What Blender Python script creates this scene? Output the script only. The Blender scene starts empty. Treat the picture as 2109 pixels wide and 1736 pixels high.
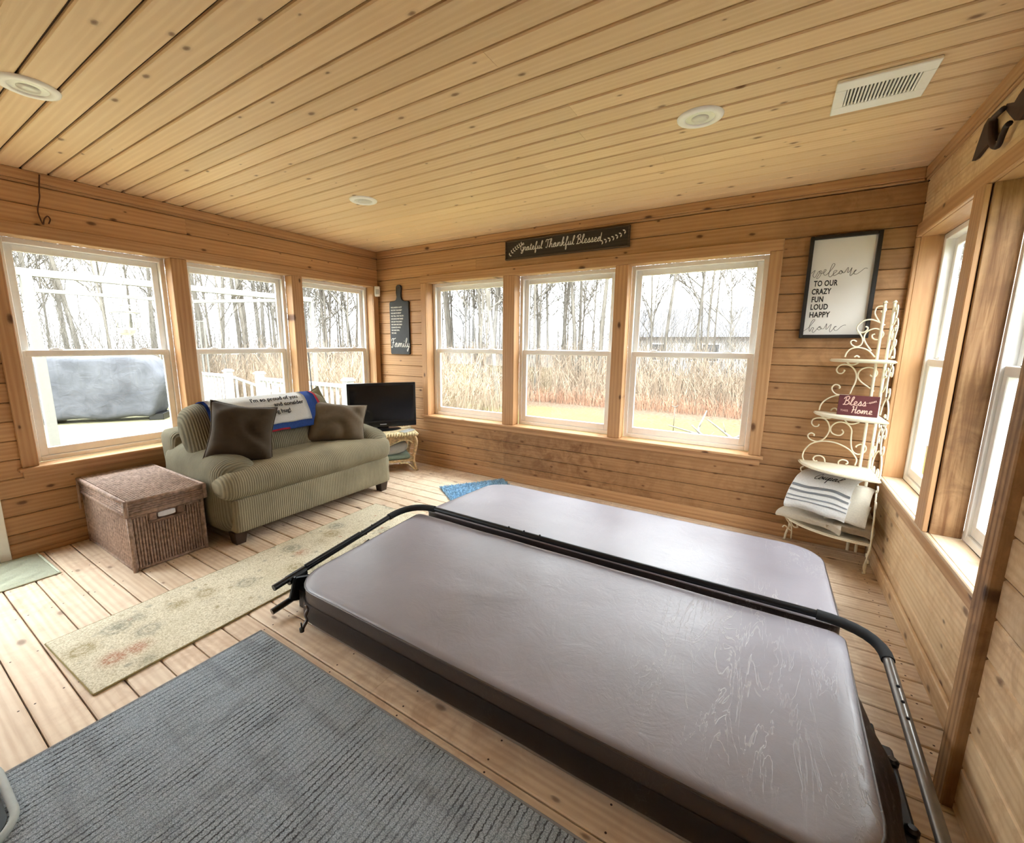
import bpy, bmesh, math, random
from mathutils import Vector, Matrix, noise
R = math.radians
scene = bpy.context.scene
col = scene.collection
random.seed(7)

# ------------------------------------------------------------------ camera
IW, IH = 2109, 1736
FPX, YAW, PITCH, ROLL = 879.213, 0.56672, -0.17075, 0.00617
CAM = Vector((4.02263, -3.66591, 1.39865))
PPX, PPY = -31.37, -9.36
_f = Vector((-math.sin(YAW)*math.cos(PITCH), math.cos(YAW)*math.cos(PITCH), math.sin(PITCH)))
_r0 = Vector((math.cos(YAW), math.sin(YAW), 0)); _u0 = _r0.cross(_f)
_r = math.cos(ROLL)*_r0 + math.sin(ROLL)*_u0
_u = -math.sin(ROLL)*_r0 + math.cos(ROLL)*_u0
cd = bpy.data.cameras.new('camera'); cam = bpy.data.objects.new('camera', cd); col.objects.link(cam)
cam.matrix_world = Matrix(((_r.x,_u.x,-_f.x,CAM.x),(_r.y,_u.y,-_f.y,CAM.y),(_r.z,_u.z,-_f.z,CAM.z),(0,0,0,1)))
cd.sensor_fit = 'HORIZONTAL'; cd.sensor_width = 36; cd.lens = 36*FPX/IW
cd.shift_x = -PPX/IW; cd.shift_y = PPY/IW; cd.clip_start = 0.02; cd.clip_end = 300
scene.camera = cam
def ray(x, y): return _f + _r*((x-IW/2-PPX)/FPX) - _u*((y-IH/2-PPY)/FPX)
def onx(x, y, v): d = ray(x,y); return CAM + d*((v-CAM.x)/d.x)
def ony(x, y, v): d = ray(x,y); return CAM + d*((v-CAM.y)/d.y)
def onz(x, y, v): d = ray(x,y); return CAM + d*((v-CAM.z)/d.z)

# ------------------------------------------------------------------ sky and exposure
world = bpy.data.worlds.new('overcast_sky'); scene.world = world; world.use_nodes = True
_bg = world.node_tree.nodes['Background']
_bg.inputs[0].default_value = (0.93, 0.97, 1.0, 1)
# standard overcast sky: three times brighter overhead than at the horizon
_wn = world.node_tree; _tc = _wn.nodes.new('ShaderNodeTexCoord'); _sx = _wn.nodes.new('ShaderNodeSeparateXYZ')
_mx = _wn.nodes.new('ShaderNodeMath'); _mx.operation = 'MAXIMUM'; _mx.inputs[1].default_value = 0
_ma = _wn.nodes.new('ShaderNodeMath'); _ma.operation = 'MULTIPLY_ADD'
SKY = 11.0
_ma.inputs[1].default_value = SKY*2/3; _ma.inputs[2].default_value = SKY/3
_wn.links.new(_tc.outputs['Generated'], _sx.inputs[0]); _wn.links.new(_sx.outputs[2], _mx.inputs[0])
_wn.links.new(_mx.outputs[0], _ma.inputs[0]); _wn.links.new(_ma.outputs[0], _bg.inputs[1])
scene.view_settings.view_transform = 'Standard'; scene.view_settings.look = 'None'
scene.view_settings.gamma = 1; scene.view_settings.use_curve_mapping = False
scene.view_settings.exposure = 1.14
scene.cycles.use_denoising = True
scene.cycles.max_bounces = 8; scene.cycles.diffuse_bounces = 4; scene.cycles.glossy_bounces = 3; scene.cycles.transparent_max_bounces = 10
scene.cycles.use_adaptive_sampling = True; scene.cycles.adaptive_threshold = 0.12; scene.cycles.adaptive_min_samples = 20
scene.cycles.caustics_reflective = False; scene.cycles.caustics_refractive = False
scene.cycles.sample_clamp_indirect = 8

# ------------------------------------------------------------------ helpers
def lin(c):
    return tuple(((v/255)/12.92 if v/255 <= .04045 else ((v/255+.055)/1.055)**2.4) for v in c)
def link(o, parent=None):
    col.objects.link(o)
    if parent: o.parent = parent
    return o
def mesh_from(bm, name, smooth=False):
    me = bpy.data.meshes.new(name); bm.normal_update(); bm.to_mesh(me); bm.free()
    if smooth:
        me.polygons.foreach_set('use_smooth', [True]*len(me.polygons))
    return me
def sharp(me, ang=35):
    try: me.set_sharp_from_angle(angle=R(ang))
    except Exception: pass
def obj(name, src, mat, parent=None, loc=None, rot=None, mtx=None, smooth=False, ang=None, label=None, kind=None):
    me = src if isinstance(src, bpy.types.Mesh) else mesh_from(src, name, smooth)
    if smooth and ang: sharp(me, ang)
    if mat is not None and not me.materials: me.materials.append(mat)
    o = bpy.data.objects.new(name, me); link(o, parent)
    if mtx is not None: o.matrix_local = mtx
    if loc is not None: o.location = loc
    if rot is not None: o.rotation_euler = rot
    if label: o['label'] = label
    if kind: o['kind'] = kind
    return o
def tag(o, label, cat=None, group=None, kind=None):
    o['label'] = label
    if cat: o['category'] = cat
    if group: o['group'] = group
    if kind: o['kind'] = kind
    return o
def thing(name, label, cat, loc=(0,0,0), rotz=0, group=None, kind=None):
    o = bpy.data.objects.new(name, None); o.empty_display_size = .1; link(o)
    o.location = loc; o.rotation_euler = (0,0,rotz)
    return tag(o, label, cat, group, kind)
def copy_tree(o, parent=None):
    c = o.copy(); col.objects.link(c); c.parent = parent
    for ch in o.children: copy_tree(ch, c)
    return c
def box(bm, x0, x1, y0, y1, z0, z1, bev=0, seg=1, m=None):
    v = [bm.verts.new((x,y,z)) for x in (x0,x1) for y in (y0,y1) for z in (z0,z1)]
    fs = [bm.faces.new([v[i] for i in q]) for q in ((0,1,3,2),(4,6,7,5),(0,4,5,1),(2,3,7,6),(0,2,6,4),(1,5,7,3))]
    if bev:
        es = list({e for f in fs for e in f.edges})
        r_ = bmesh.ops.bevel(bm, geom=es, offset=bev, segments=seg, affect='EDGES', profile=.5)
        v = list({w for f in r_['faces'] for w in f.verts} | {w for w in v if w.is_valid})
    if m is not None: bmesh.ops.transform(bm, matrix=m, verts=[w for w in v if w.is_valid])
    return bm
def newbox(*a, **k): return box(bmesh.new(), *a, **k)
def crom(pts, n=6, closed=False):
    P = [Vector(p) for p in pts]; out = []
    m = len(P); rng = range(m if closed else m-1)
    for i in rng:
        p0 = P[(i-1) % m] if (closed or i > 0) else P[0]*2-P[1]
        p1 = P[i]; p2 = P[(i+1) % m]
        p3 = P[(i+2) % m] if (closed or i+2 < m) else P[-1]*2-P[-2]
        for k in range(n):
            t = k/n
            out.append(.5*((2*p1)+(p2-p0)*t+(2*p0-5*p1+4*p2-p3)*t*t+(3*p1-p0-3*p2+p3)*t**3))
    if not closed: out.append(P[-1].copy())
    return out
def tube(bm, pts, r, sides=8, closed=False, cap=True, flat=None):
    P = [Vector(p) for p in pts]; n = len(P); rings = []
    rr = r if isinstance(r, (list, tuple)) else [r]*n
    up = None
    for i in range(n):
        a = P[(i-1) % n] if (closed or i) else P[i]; b = P[(i+1) % n] if (closed or i < n-1) else P[i]
        t = (b-a)
        t = t.normalized() if t.length > 1e-9 else Vector((0,0,1))
        if up is None:
            up = Vector((0,0,1)) if abs(t.z) < .9 else Vector((1,0,0))
        s = t.cross(up)
        s = s.normalized() if s.length > 1e-6 else t.orthogonal().normalized()
        up = s.cross(t).normalized()
        ring = []
        for k in range(sides):
            an = 2*math.pi*k/sides
            v = P[i] + s*math.cos(an)*rr[i] + up*math.sin(an)*rr[i]
            if flat: v = v - flat*((v-P[i]).dot(flat))*.8
            ring.append(bm.verts.new(v))
        rings.append(ring)
    for i in range(n if closed else n-1):
        A, B = rings[i], rings[(i+1) % n]
        for k in range(sides):
            bm.faces.new((A[k], A[(k+1) % sides], B[(k+1) % sides], B[k]))
    if cap and not closed:
        bm.faces.new(rings[0][::-1]); bm.faces.new(rings[-1])
    return bm
def lathe(bm, prof, n=24, c=(0,0,0), axis='z'):
    rings = []
    for r_, z in prof:
        rings.append([bm.verts.new((c[0]+r_*math.cos(2*math.pi*k/n), c[1]+r_*math.sin(2*math.pi*k/n), c[2]+z)) for k in range(n)])
    for A, B in zip(rings, rings[1:]):
        for k in range(n): bm.faces.new((A[k], A[(k+1) % n], B[(k+1) % n], B[k]))
    bm.faces.new(rings[0][::-1]); bm.faces.new(rings[-1])
    return bm
def grid(bm, nu, nv, f):
    V = [[bm.verts.new(f(i/nu, j/nv)) for j in range(nv+1)] for i in range(nu+1)]
    for i in range(nu):
        for j in range(nv):
            bm.faces.new((V[i][j], V[i+1][j], V[i+1][j+1], V[i][j+1]))
    return V
def rbox(sx, sy, sz, r, n=8, bulge=(0,0,0), nz=0, nscale=4, seed=0):
    """rounded soft box centred on the origin"""
    bm = bmesh.new(); bmesh.ops.create_cube(bm, size=2)
    bmesh.ops.subdivide_edges(bm, edges=bm.edges[:], cuts=n, use_grid_fill=True)
    h = Vector((sx/2, sy/2, sz/2))
    for v in bm.verts:
        q = Vector((v.co.x*h.x, v.co.y*h.y, v.co.z*h.z))
        # denser sampling near the edges
        for a in range(3):
            t = v.co[a]; q[a] = math.sin(t*math.pi/2)*h[a]
        c = Vector([max(-h[a]+r, min(h[a]-r, q[a])) for a in range(3)])
        d = q-c
        if d.length > 1e-9: q = c + d.normalized()*min(r, d.length*1.0 if sum(1 for a in range(3) if abs(d[a])>1e-6)==1 else r)
        nrm = [q[a]/h[a] for a in range(3)]
        for a in range(3):
            o1, o2 = (a+1) % 3, (a+2) % 3
            q[a] += bulge[a]*nrm[a]*max(0,(1-nrm[o1]**2))*max(0,(1-nrm[o2]**2))
        if nz:
            nn = noise.noise_vector(Vector((q.x*nscale+seed, q.y*nscale, q.z*nscale)))
            q += nn*nz
        v.co = q
    return bm
def text_mesh(body, size, align='LEFT', extrude=.0006, spacing=1.0, bold=0):
    cu = bpy.data.curves.new('lettering', 'FONT'); cu.body = body; cu.size = size
    cu.align_x = align; cu.extrude = extrude; cu.space_character = spacing; cu.offset = bold
    cu.resolution_u = 3
    o = bpy.data.objects.new('lettering_tmp', cu); col.objects.link(o)
    dg = bpy.context.evaluated_depsgraph_get(); dg.update()
    me = bpy.data.meshes.new_from_object(o.evaluated_get(dg))
    bpy.data.objects.remove(o); bpy.data.curves.remove(cu)
    return me

# one-stroke handwriting: baseline 0, x-height 1
GL = {
 'a': (1.15, [[(0,.1),(.25,.5),(.75,.9),(.45,1.0),(.15,.6),(.2,.1),(.5,.05),(.8,.6),(.85,.95),(.82,.3),(.95,.02),(1.15,.12)]]),
 'c': (.9, [[(0,.1),(.3,.6),(.75,.9),(.5,1.0),(.2,.6),(.25,.1),(.55,0),(.9,.12)]]),
 'd': (1.2, [[(0,.1),(.25,.5),(.75,.9),(.45,1.0),(.15,.6),(.2,.1),(.5,.05),(.8,.7),(.95,2.0),(.85,.3),(.98,.02),(1.2,.12)]]),
 'e': (.95, [[(0,.1),(.35,.35),(.7,.7),(.55,1.0),(.3,.9),(.2,.4),(.4,.03),(.7,.05),(.95,.12)]]),
 'f': (.85, [[(0,.1),(.35,.8),(.7,1.9),(.55,2.2),(.4,1.8),(.35,.5),(.3,-.8),(.45,-1.0),(.55,-.5),(.45,.05),(.85,.12)]]),
 'h': (1.2, [[(0,.1),(.35,.9),(.65,1.9),(.5,2.2),(.35,1.7),(.25,.6),(.2,0),(.35,.6),(.7,.98),(.85,.7),(.8,.2),(.95,.02),(1.2,.12)]]),
 'i': (.65, [[(0,.1),(.3,.95),(.25,.3),(.4,.02),(.65,.12)], [(.34,1.42),(.4,1.5)]]),
 'k': (1.1, [[(0,.1),(.35,.9),(.65,1.9),(.5,2.2),(.35,1.7),(.22,.6),(.2,0),(.35,.6),(.75,.95),(.7,.6),(.35,.5),(.6,.3),(.8,.02),(1.1,.12)]]),
 'l': (.75, [[(0,.1),(.35,.9),(.65,1.9),(.5,2.2),(.33,1.7),(.3,.4),(.45,.02),(.75,.12)]]),
 'm': (1.7, [[(0,.1),(.25,.9),(.35,.95),(.3,.0),(.5,.7),(.75,1.0),(.85,.7),(.8,0),(1.0,.7),(1.25,1.0),(1.38,.7),(1.33,.2),(1.45,.02),(1.7,.12)]]),
 'n': (1.2, [[(0,.1),(.25,.9),(.35,.95),(.3,0),(.5,.7),(.8,1.0),(.92,.7),(.87,.2),(1.0,.02),(1.2,.12)]]),
 'o': (1.0, [[(0,.1),(.3,.7),(.6,1.0),(.3,.9),(.15,.4),(.4,0),(.75,.3),(.75,.8),(.55,1.0),(.7,.7),(1.0,.3)]]),
 'p': (1.1, [[(0,.1),(.3,.95),(.25,0),(.2,-1.0),(.28,-.3),(.35,.6),(.65,1.0),(.85,.6),(.7,.1),(.4,.05),(.7,.0),(1.1,.12)]]),
 'r': (.9, [[(0,.1),(.25,.9),(.3,1.1),(.45,.95),(.7,.9),(.6,.4),(.7,.02),(.9,.12)]]),
 's': (.85, [[(0,.1),(.3,.7),(.45,1.1),(.55,.8),(.65,.4),(.45,.0),(.15,.1),(.5,.02),(.85,.12)]]),
 't': (.75, [[(0,.1),(.3,.8),(.45,1.8),(.35,.6),(.4,.05),(.6,.02),(.75,.12)], [(.1,1.25),(.75,1.35)]]),
 'u': (1.1, [[(0,.1),(.25,.95),(.2,.3),(.4,.02),(.7,.4),(.8,.95),(.76,.3),(.9,.02),(1.1,.12)]]),
 'y': (1.0, [[(0,.1),(.25,.95),(.2,.3),(.4,.05),(.7,.4),(.8,.95),(.7,0),(.5,-.9),(.25,-1.0),(.25,-.7),(.7,-.1),(1.0,.12)]]),
 'G': (1.3, [[(1.2,1.7),(1.0,2.2),(.5,1.9),(.2,1.1),(.35,.3),(.8,.1),(1.1,.5),(1.15,1.0),(.8,.95),(1.2,1.0),(1.15,.2),(1.0,-.6),(.6,-.8),(.5,-.5),(.95,0),(1.3,.12)]]),
 'T': (1.05, [[(.6,2.0),(.65,1.2),(.55,.3),(.3,.0),(.05,.25)], [(0,1.5),(.05,1.95),(.4,2.1),(.8,2.0),(1.3,2.2)]]),
 'B': (1.3, [[(.4,1.95),(.42,1.0),(.25,0),(.0,.1)], [(.0,1.5),(.2,2.0),(.8,2.25),(1.05,1.75),(.75,1.25),(.45,1.1),(.95,1.05),(1.2,.6),(.9,.1),(.5,0),(.35,.2)]]),
 'F': (1.15, [[(.6,2.0),(.62,1.2),(.5,.2),(.25,-.2),(.0,.1)], [(0,1.5),(.05,1.95),(.4,2.1),(.8,2.0),(1.4,2.2)], [(.25,1.05),(.95,1.15)]]),
 'H': (1.3, [[(.05,1.75),(.3,2.1),(.38,1.0),(.2,0)], [(1.05,2.2),(.98,1.0),(1.02,.1),(1.3,.12)], [(.1,.95),(.6,1.05),(1.15,1.15)]]),
 'C': (1.1, [[(1.0,1.6),(1.0,2.1),(.6,2.0),(.2,1.0),(.35,.2),(.7,0),(1.1,.12)]]),
 ' ': (.7, []),
}
def hand(word, h, r_, slant=.15, m=None, bm=None, sides=5, track=0, sq=1.0):
    """handwritten word as a flattened bead in the xy plane, h = x-height"""
    bm = bm or bmesh.new(); x = 0; n0 = len(bm.verts)
    for ch in word:
        adv, strokes = GL[ch]
        for s in strokes:
            P = crom([((x+a+slant*b)*h*sq, b*h, 0) for a, b in s], 4)
            tube(bm, P, r_, sides, flat=Vector((0,0,1)))
        x += adv+track
    if m is not None: bmesh.ops.transform(bm, matrix=m, verts=bm.verts[n0:])
    return bm, x*h*sq

# ------------------------------------------------------------------ materials
MATS = {}
class NT:
    def __init__(s, name):
        s.mat = bpy.data.materials.new(name); s.mat.use_nodes = True; s.t = s.mat.node_tree
        s.n = s.t.nodes; s.b = s.n['Principled BSDF']; MATS[name] = s.mat
    def add(s, t, **k):
        n = s.n.new(t)
        for a, b in k.items(): setattr(n, a, b)
        return n
    def l(s, a, b): s.t.links.new(a, b)
    def val(s, sock, v):
        if isinstance(v, bpy.types.NodeSocket): s.l(v, sock)
        else: sock.default_value = v
    def math(s, op, a, b=0, clamp=False):
        n = s.add('ShaderNodeMath', operation=op); n.use_clamp = clamp
        s.val(n.inputs[0], a); s.val(n.inputs[1], b); return n.outputs[0]
    def vmath(s, op, a, b):
        n = s.add('ShaderNodeVectorMath', operation=op); s.val(n.inputs[0], a); s.val(n.inputs[1], b); return n.outputs[0]
    def coord(s, scale=(1,1,1), src='Object', rnd=0, rot=(0,0,0)):
        tc = s.add('ShaderNodeTexCoord'); v = tc.outputs[src]
        if rnd:
            oi = s.add('ShaderNodeObjectInfo'); c = s.add('ShaderNodeCombineXYZ')
            k = s.math('MULTIPLY', oi.outputs['Random'], rnd); k2 = s.math('MULTIPLY', oi.outputs['Random'], rnd*.37)
            s.l(k, c.inputs[0]); s.l(k2, c.inputs[1]); s.l(k, c.inputs[2]); v = s.vmath('ADD', v, c.outputs[0])
        mp = s.add('ShaderNodeMapping'); mp.inputs['Scale'].default_value = scale; mp.inputs['Rotation'].default_value = rot
        s.l(v, mp.inputs['Vector']); return mp.outputs[0]
    def noise(s, v, scale=5, detail=4, rough=.5, dist=0):
        n = s.add('ShaderNodeTexNoise'); s.l(v, n.inputs['Vector']); n.inputs['Scale'].default_value = scale
        n.inputs['Detail'].default_value = detail; n.inputs['Roughness'].default_value = rough; n.inputs['Distortion'].default_value = dist
        return n.outputs['Fac']
    def wave(s, v, scale=5, dist=0, axis='X', detail=2, dscale=1, prof='SIN'):
        n = s.add('ShaderNodeTexWave'); n.bands_direction = axis; n.wave_profile = prof; s.l(v, n.inputs['Vector'])
        n.inputs['Scale'].default_value = scale; n.inputs['Distortion'].default_value = dist
        n.inputs['Detail'].default_value = detail; n.inputs['Detail Scale'].default_value = dscale
        return n.outputs['Fac']
    def voro(s, v, scale=5, feat='F1', out='Distance', rnd=1):
        n = s.add('ShaderNodeTexVoronoi'); n.feature = feat; s.l(v, n.inputs['Vector']); n.inputs['Scale'].default_value = scale
        n.inputs['Randomness'].default_value = rnd
        return n.outputs[out]
    def ramp(s, fac, stops, interp='LINEAR'):
        n = s.add('ShaderNodeValToRGB'); n.color_ramp.interpolation = interp; e = n.color_ramp.elements
        while len(e) < len(stops): e.new(.5)
        for el, (p, c) in zip(e, stops):
            el.position = p; el.color = (*c, 1) if not isinstance(c, (int, float)) else (c, c, c, 1)
        s.l(fac, n.inputs[0]); return n.outputs[0]
    def mix(s, fac, a, b, mode='MIX'):
        n = s.add('ShaderNodeMix', data_type='RGBA', blend_type=mode)
        s.val(n.inputs[0], fac)
        for i, v in ((6, a), (7, b)):
            if isinstance(v, bpy.types.NodeSocket): s.l(v, n.inputs[i])
            else: n.inputs[i].default_value = (*v, 1)
        return n.outputs[2]
    def out(s, color=None, rough=.6, bump=None, bstr=.3, bdist=.002, spec=None, metal=None, **kw):
        if color is not None:
            if isinstance(color, bpy.types.NodeSocket): s.l(color, s.b.inputs['Base Color'])
            else: s.b.inputs['Base Color'].default_value = (*color, 1)
        s.val(s.b.inputs['Roughness'], rough)
        if spec is not None: s.b.inputs['Specular IOR Level'].default_value = spec
        if metal is not None: s.b.inputs['Metallic'].default_value = metal
        if bump is not None:
            n = s.add('ShaderNodeBump'); n.inputs['Strength'].default_value = bstr; n.inputs['Distance'].default_value = bdist
            s.l(bump, n.inputs['Height']); s.l(n.outputs[0], s.b.inputs['Normal'])
        for k, v in kw.items(): s.b.inputs[k].default_value = v
        return s.mat
def plain(name, rgb, rough=.6, spec=None, metal=None, var=.06, scale=30, bstr=.05, **kw):
    m = NT(name); c = lin(rgb); v = m.coord(rnd=10)
    f = m.noise(v, scale, 3)
    a = tuple(max(0, x*(1-var)) for x in c); b = tuple(min(1, x*(1+var)) for x in c)
    return m.out(m.ramp(f, [(.3, a), (.7, b)]), rough, f, bstr, .001, spec, metal, **kw)
def wood(name, light, mid, dark, rough=.55, knots=1.0, kscale=(3.4,7), grain=1.0, blotch=0, blotchc=(60,36,16), spread=.22, stain=None, kfrac=.6, ksize=1.0):
    """long-grained board, grain along local X; every board differs through its random number"""
    m = NT(name); L, M, D = lin(light), lin(mid), lin(dark)
    v = m.coord((1,1,1), rnd=37)
    g = m.add('ShaderNodeMapping'); g.inputs['Scale'].default_value = (.9, 16, 16); m.l(v, g.inputs[0])
    n1 = m.noise(g.outputs[0], 3.0, 6, .6, .6)
    g2 = m.add('ShaderNodeMapping'); g2.inputs['Scale'].default_value = (.35, 5, 5); m.l(v, g2.inputs[0])
    w = m.wave(g2.outputs[0], 2.2, 5.0, 'Y', 3, 1.4)
    gr = m.mix(.28, n1, w); gr = m.ramp(gr, [(.30, 0), (.70, 1)])
    c = m.ramp(gr, [(0, tuple(b+(a-b)*(1-grain) for a, b in zip(L, M))), (.45, tuple(a*.6+b*.4 for a, b in zip(L, M))), (1, L)])
    oi = m.add('ShaderNodeObjectInfo')
    dk = m.ramp(oi.outputs['Random'], [(0, 1-spread), (1, 1+spread*.35)])
    c = m.mix(1.0, c, dk, 'MULTIPLY')
    if knots:
        k = m.add('ShaderNodeMapping'); k.inputs['Scale'].default_value = (kscale[0], kscale[1], 1); m.l(v, k.inputs[0])
        vo = m.add('ShaderNodeTexVoronoi'); vo.voronoi_dimensions = '2D'; vo.inputs['Scale'].default_value = 1; m.l(k.outputs[0], vo.inputs['Vector'])
        cs = m.add('ShaderNodeSeparateColor'); m.l(vo.outputs['Color'], cs.inputs[0])
        d = m.math('ADD', vo.outputs['Distance'], m.math('MULTIPLY', m.noise(v, 60, 2), .03))
        d = m.math('DIVIDE', d, m.math('ADD', m.math('MULTIPLY', cs.outputs[1], .9*ksize), .45*ksize))
        kf = m.math('MULTIPLY', m.ramp(d, [(.045, knots), (.07, knots*.75), (.10, knots*.15), (.16, 0)]), m.math('LESS_THAN', cs.outputs[0], kfrac))
        c = m.mix(kf, c, D)
    if blotch:
        gm = m.add('ShaderNodeNewGeometry')
        bn = m.noise(gm.outputs['Position'], 9, 5, .65, .8)
        big = m.noise(gm.outputs['Position'], 1.3, 2)
        bf = m.math('MULTIPLY', m.ramp(bn, [(.42, 0), (.62, 1)]), m.ramp(big, [(.35, .15), (.62, 1)]))
        if stain is not None:   # weathered zone: below sill height, with a ragged border
            sx = m.add('ShaderNodeSeparateXYZ'); m.l(gm.outputs['Position'], sx.inputs[0])
            lo = m.math('ADD', sx.outputs[2], m.math('MULTIPLY', bn, .25))
            zf = m.ramp(lo, [(.60, 1), (.80, .12)])
            xf = m.ramp(m.math('MULTIPLY', m.math('ADD', sx.outputs[0], m.math('MULTIPLY', big, .8)), .2), [(.36, .1), (.46, 1)])
            rt = m.ramp(m.math('MULTIPLY', sx.outputs[0], .2), [(.785, 0), (.81, .8)])
            both = m.math('MAXIMUM', m.math('MULTIPLY', zf, xf), rt)
            bf = m.math('MULTIPLY', bf, both); base = m.math('MULTIPLY', both, .38)
            c = m.mix(base, c, lin(blotchc))
        c = m.mix(m.math('MULTIPLY', bf, blotch), c, lin(blotchc))
    return m.out(c, rough, gr, .18, .002, spec=.35)

ceil_wood = wood('ceiling_pine', (238,207,166), (222,184,140), (116,70,38), .5, .85, (3.0,5.5), grain=.5, spread=.09, kfrac=.5, ksize=.66)
wall_wood = wood('wall_pine', (201,158,113), (176,130,87), (84,48,26), .5, .9, (3.2,6.5), grain=.72, spread=.15, ksize=.85)
back_wood = wood('stained_wall_pine', (201,158,113), (176,130,87), (84,48,26), .5, .9, (3.2,6.5), grain=.72, ksize=.85, blotch=.75, blotchc=(112,74,42), spread=.13, stain=1)
right_wood = wood('mottled_wall_pine', (238,210,170), (222,188,144), (96,56,28), .5, .8, (3.2,6.5), blotch=.6, blotchc=(186,142,96), spread=.14)
trim_wood = wood('trim_pine', (202,160,116), (178,132,90), (80,46,24), .45, .9, (3.0,6.0), grain=.8, spread=.10, kfrac=.35)
post_wood = wood('weathered_post_pine', (186,146,104), (120,82,48), (52,28,14), .6, 1.0, (3.2,6.5), blotch=.5, blotchc=(96,62,36), spread=.08)
sill_wood = wood('pale_sill_pine', (228,206,176), (206,176,140), (140,100,64), .5, .3, (3.2,6.5), spread=.05)
floor_wood = wood('floor_cedar', (238,219,194), (214,187,158), (104,76,58), .55, .75, (3.2,6.5), grain=.8, blotch=.5, blotchc=(184,150,120), spread=.12)
sub_dark = plain('dark_backing', (58,36,20), .8)
white_vinyl = plain('white_vinyl', (247,246,243), .35, var=.02)
white_metal = plain('white_enamel', (250,249,247), .4, var=.02)
cream_metal = plain('cream_enamel', (238,230,206), .4, var=.05)
black_plastic = plain('black_plastic', (18,18,20), .3, var=.1)
black_metal = plain('black_metal', (26,27,30), .35, metal=.4, var=.1)
def glass_mat(name, tint=(.97,.985,.98), ior=1.45, gl=1.0):
    m = NT(name); m.n.remove(m.b)
    tr = m.add('ShaderNodeBsdfTransparent'); tr.inputs[0].default_value = (*tint, 1)
    gs = m.add('ShaderNodeBsdfGlossy'); gs.inputs['Roughness'].default_value = .01
    fr = m.add('ShaderNodeFresnel'); fr.inputs[0].default_value = ior
    mx = m.add('ShaderNodeMixShader'); gm = m.add('ShaderNodeNewGeometry'); f = m.math('MULTIPLY', fr.outputs[0], m.math('MULTIPLY', m.math('SUBTRACT', 1.0, gm.outputs['Backfacing']), gl))
    m.l(f, mx.inputs[0]); m.l(tr.outputs[0], mx.inputs[1]); m.l(gs.outputs[0], mx.inputs[2])
    m.l(mx.outputs[0], m.n['Material Output'].inputs[0]); return m.mat
glass = glass_mat('window_glass')
# ------------------------------------------------------------------ room shell
W, H, YF = 4.707, 2.44, -5.40
def frame(X, Y, Z, o): return Matrix(((X[0],Y[0],Z[0],o[0]),(X[1],Y[1],Z[1],o[1]),(X[2],Y[2],Z[2],o[2]),(0,0,0,1)))
ML = frame((0,1,0),(0,0,1),(1,0,0),(0,0,0))        # left wall: u = y
MB = frame((1,0,0),(0,0,1),(0,-1,0),(0,0,0))       # back wall: u = x
MR = frame((0,-1,0),(0,0,1),(-1,0,0),(W,0,0))      # right wall: u = -y
MF = frame((-1,0,0),(0,0,1),(0,1,0),(W,YF,0))      # wall behind the camera: u = W - x
def plank_mesh(name, L, wd, t, c, mat, gap=0.0):
    bm = bmesh.new(); h = wd/2-gap/2
    sec = [(-h,0),(h,0),(h,t-c),(h-c,t),(-h+c,t),(-h,t-c)]
    A = [bm.verts.new((-L/2,y,z)) for y, z in sec]; B = [bm.verts.new((L/2,y,z)) for y, z in sec]
    for i in range(6):
        j = (i+1) % 6; bm.faces.new((A[i],B[i],B[j],A[j]))
    bm.faces.new(A); bm.faces.new(B[::-1])
    bmesh.ops.recalc_face_normals(bm, faces=bm.faces)
    me = mesh_from(bm, name); me.materials.append(mat); return me
def rect_minus(r, o):
    u0,u1,v0,v1 = r; a0,a1,b0,b1 = o
    if a0 >= u1 or a1 <= u0 or b0 >= v1 or b1 <= v0: return [r]
    out = []
    if u0 < a0: out.append((u0,a0,v0,v1))
    if u1 > a1: out.append((a1,u1,v0,v1))
    m0, m1 = max(u0,a0), min(u1,a1)
    if v1 > b1: out.append((m0,m1,b1,v1))
    if v0 < b0: out.append((m0,m1,v0,b0))
    return out
T = .018
def wall(name, M, u0, u1, openings, mat, label, pitch=.1226, z0=.031, thick=.16):
    rects = [(u0-.16,u1+.16,-.05,H+.1)]
    for o in openings: rects = [q for r_ in rects for q in rect_minus(r_, o)]
    bm = bmesh.new()
    for r_ in rects: box(bm, r_[0], r_[1], r_[2], r_[3], -thick, -T)
    wl = obj(name, bm, sub_dark, mtx=M); tag(wl, label, 'wall', kind='structure')
    k = -1; rng = random.Random(name)
    while z0+pitch*k < H:
        a, b = max(0, z0+pitch*k), min(H, z0+pitch*(k+1)); k += 1
        if b-a < .004: continue
        cuts = [u0, u1]
        if u1-u0 > 3: cuts.insert(1, u0+(u1-u0)*rng.uniform(.25,.75))
        for c0, c1 in zip(cuts, cuts[1:]):
            rs = [(c0,c1,a,b)]
            for o in openings: rs = [q for r_ in rs for q in rect_minus(r_, o)]
            for q in rs:
                if q[1]-q[0] < .01 or q[3]-q[2] < .006: continue
                me = plank_mesh('plank', q[1]-q[0]-.0008, q[3]-q[2], T, min(.005,(q[3]-q[2])*.3), mat, .003)
                obj('plank', me, None, wl, loc=((q[0]+q[1])/2, (q[2]+q[3])/2, -T))
    return wl
ZS, ZH = .585, 2.04
LW = [(-2.99,-2.103), (-1.991,-1.10), (-.987,-.086)]
BW = [(.772,1.76), (1.889,2.858), (2.966,3.945)]
RW = [(.045,.955), (1.075,1.92)]
DOOR = (-5.02,-3.187,0,2.05)
wall_left = wall('wall_left', ML, YF, 0, [(-3.002,-.074,ZS-.022,ZH+.012), DOOR], wall_wood, 'pine plank wall with three windows behind the sofa')
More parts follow.
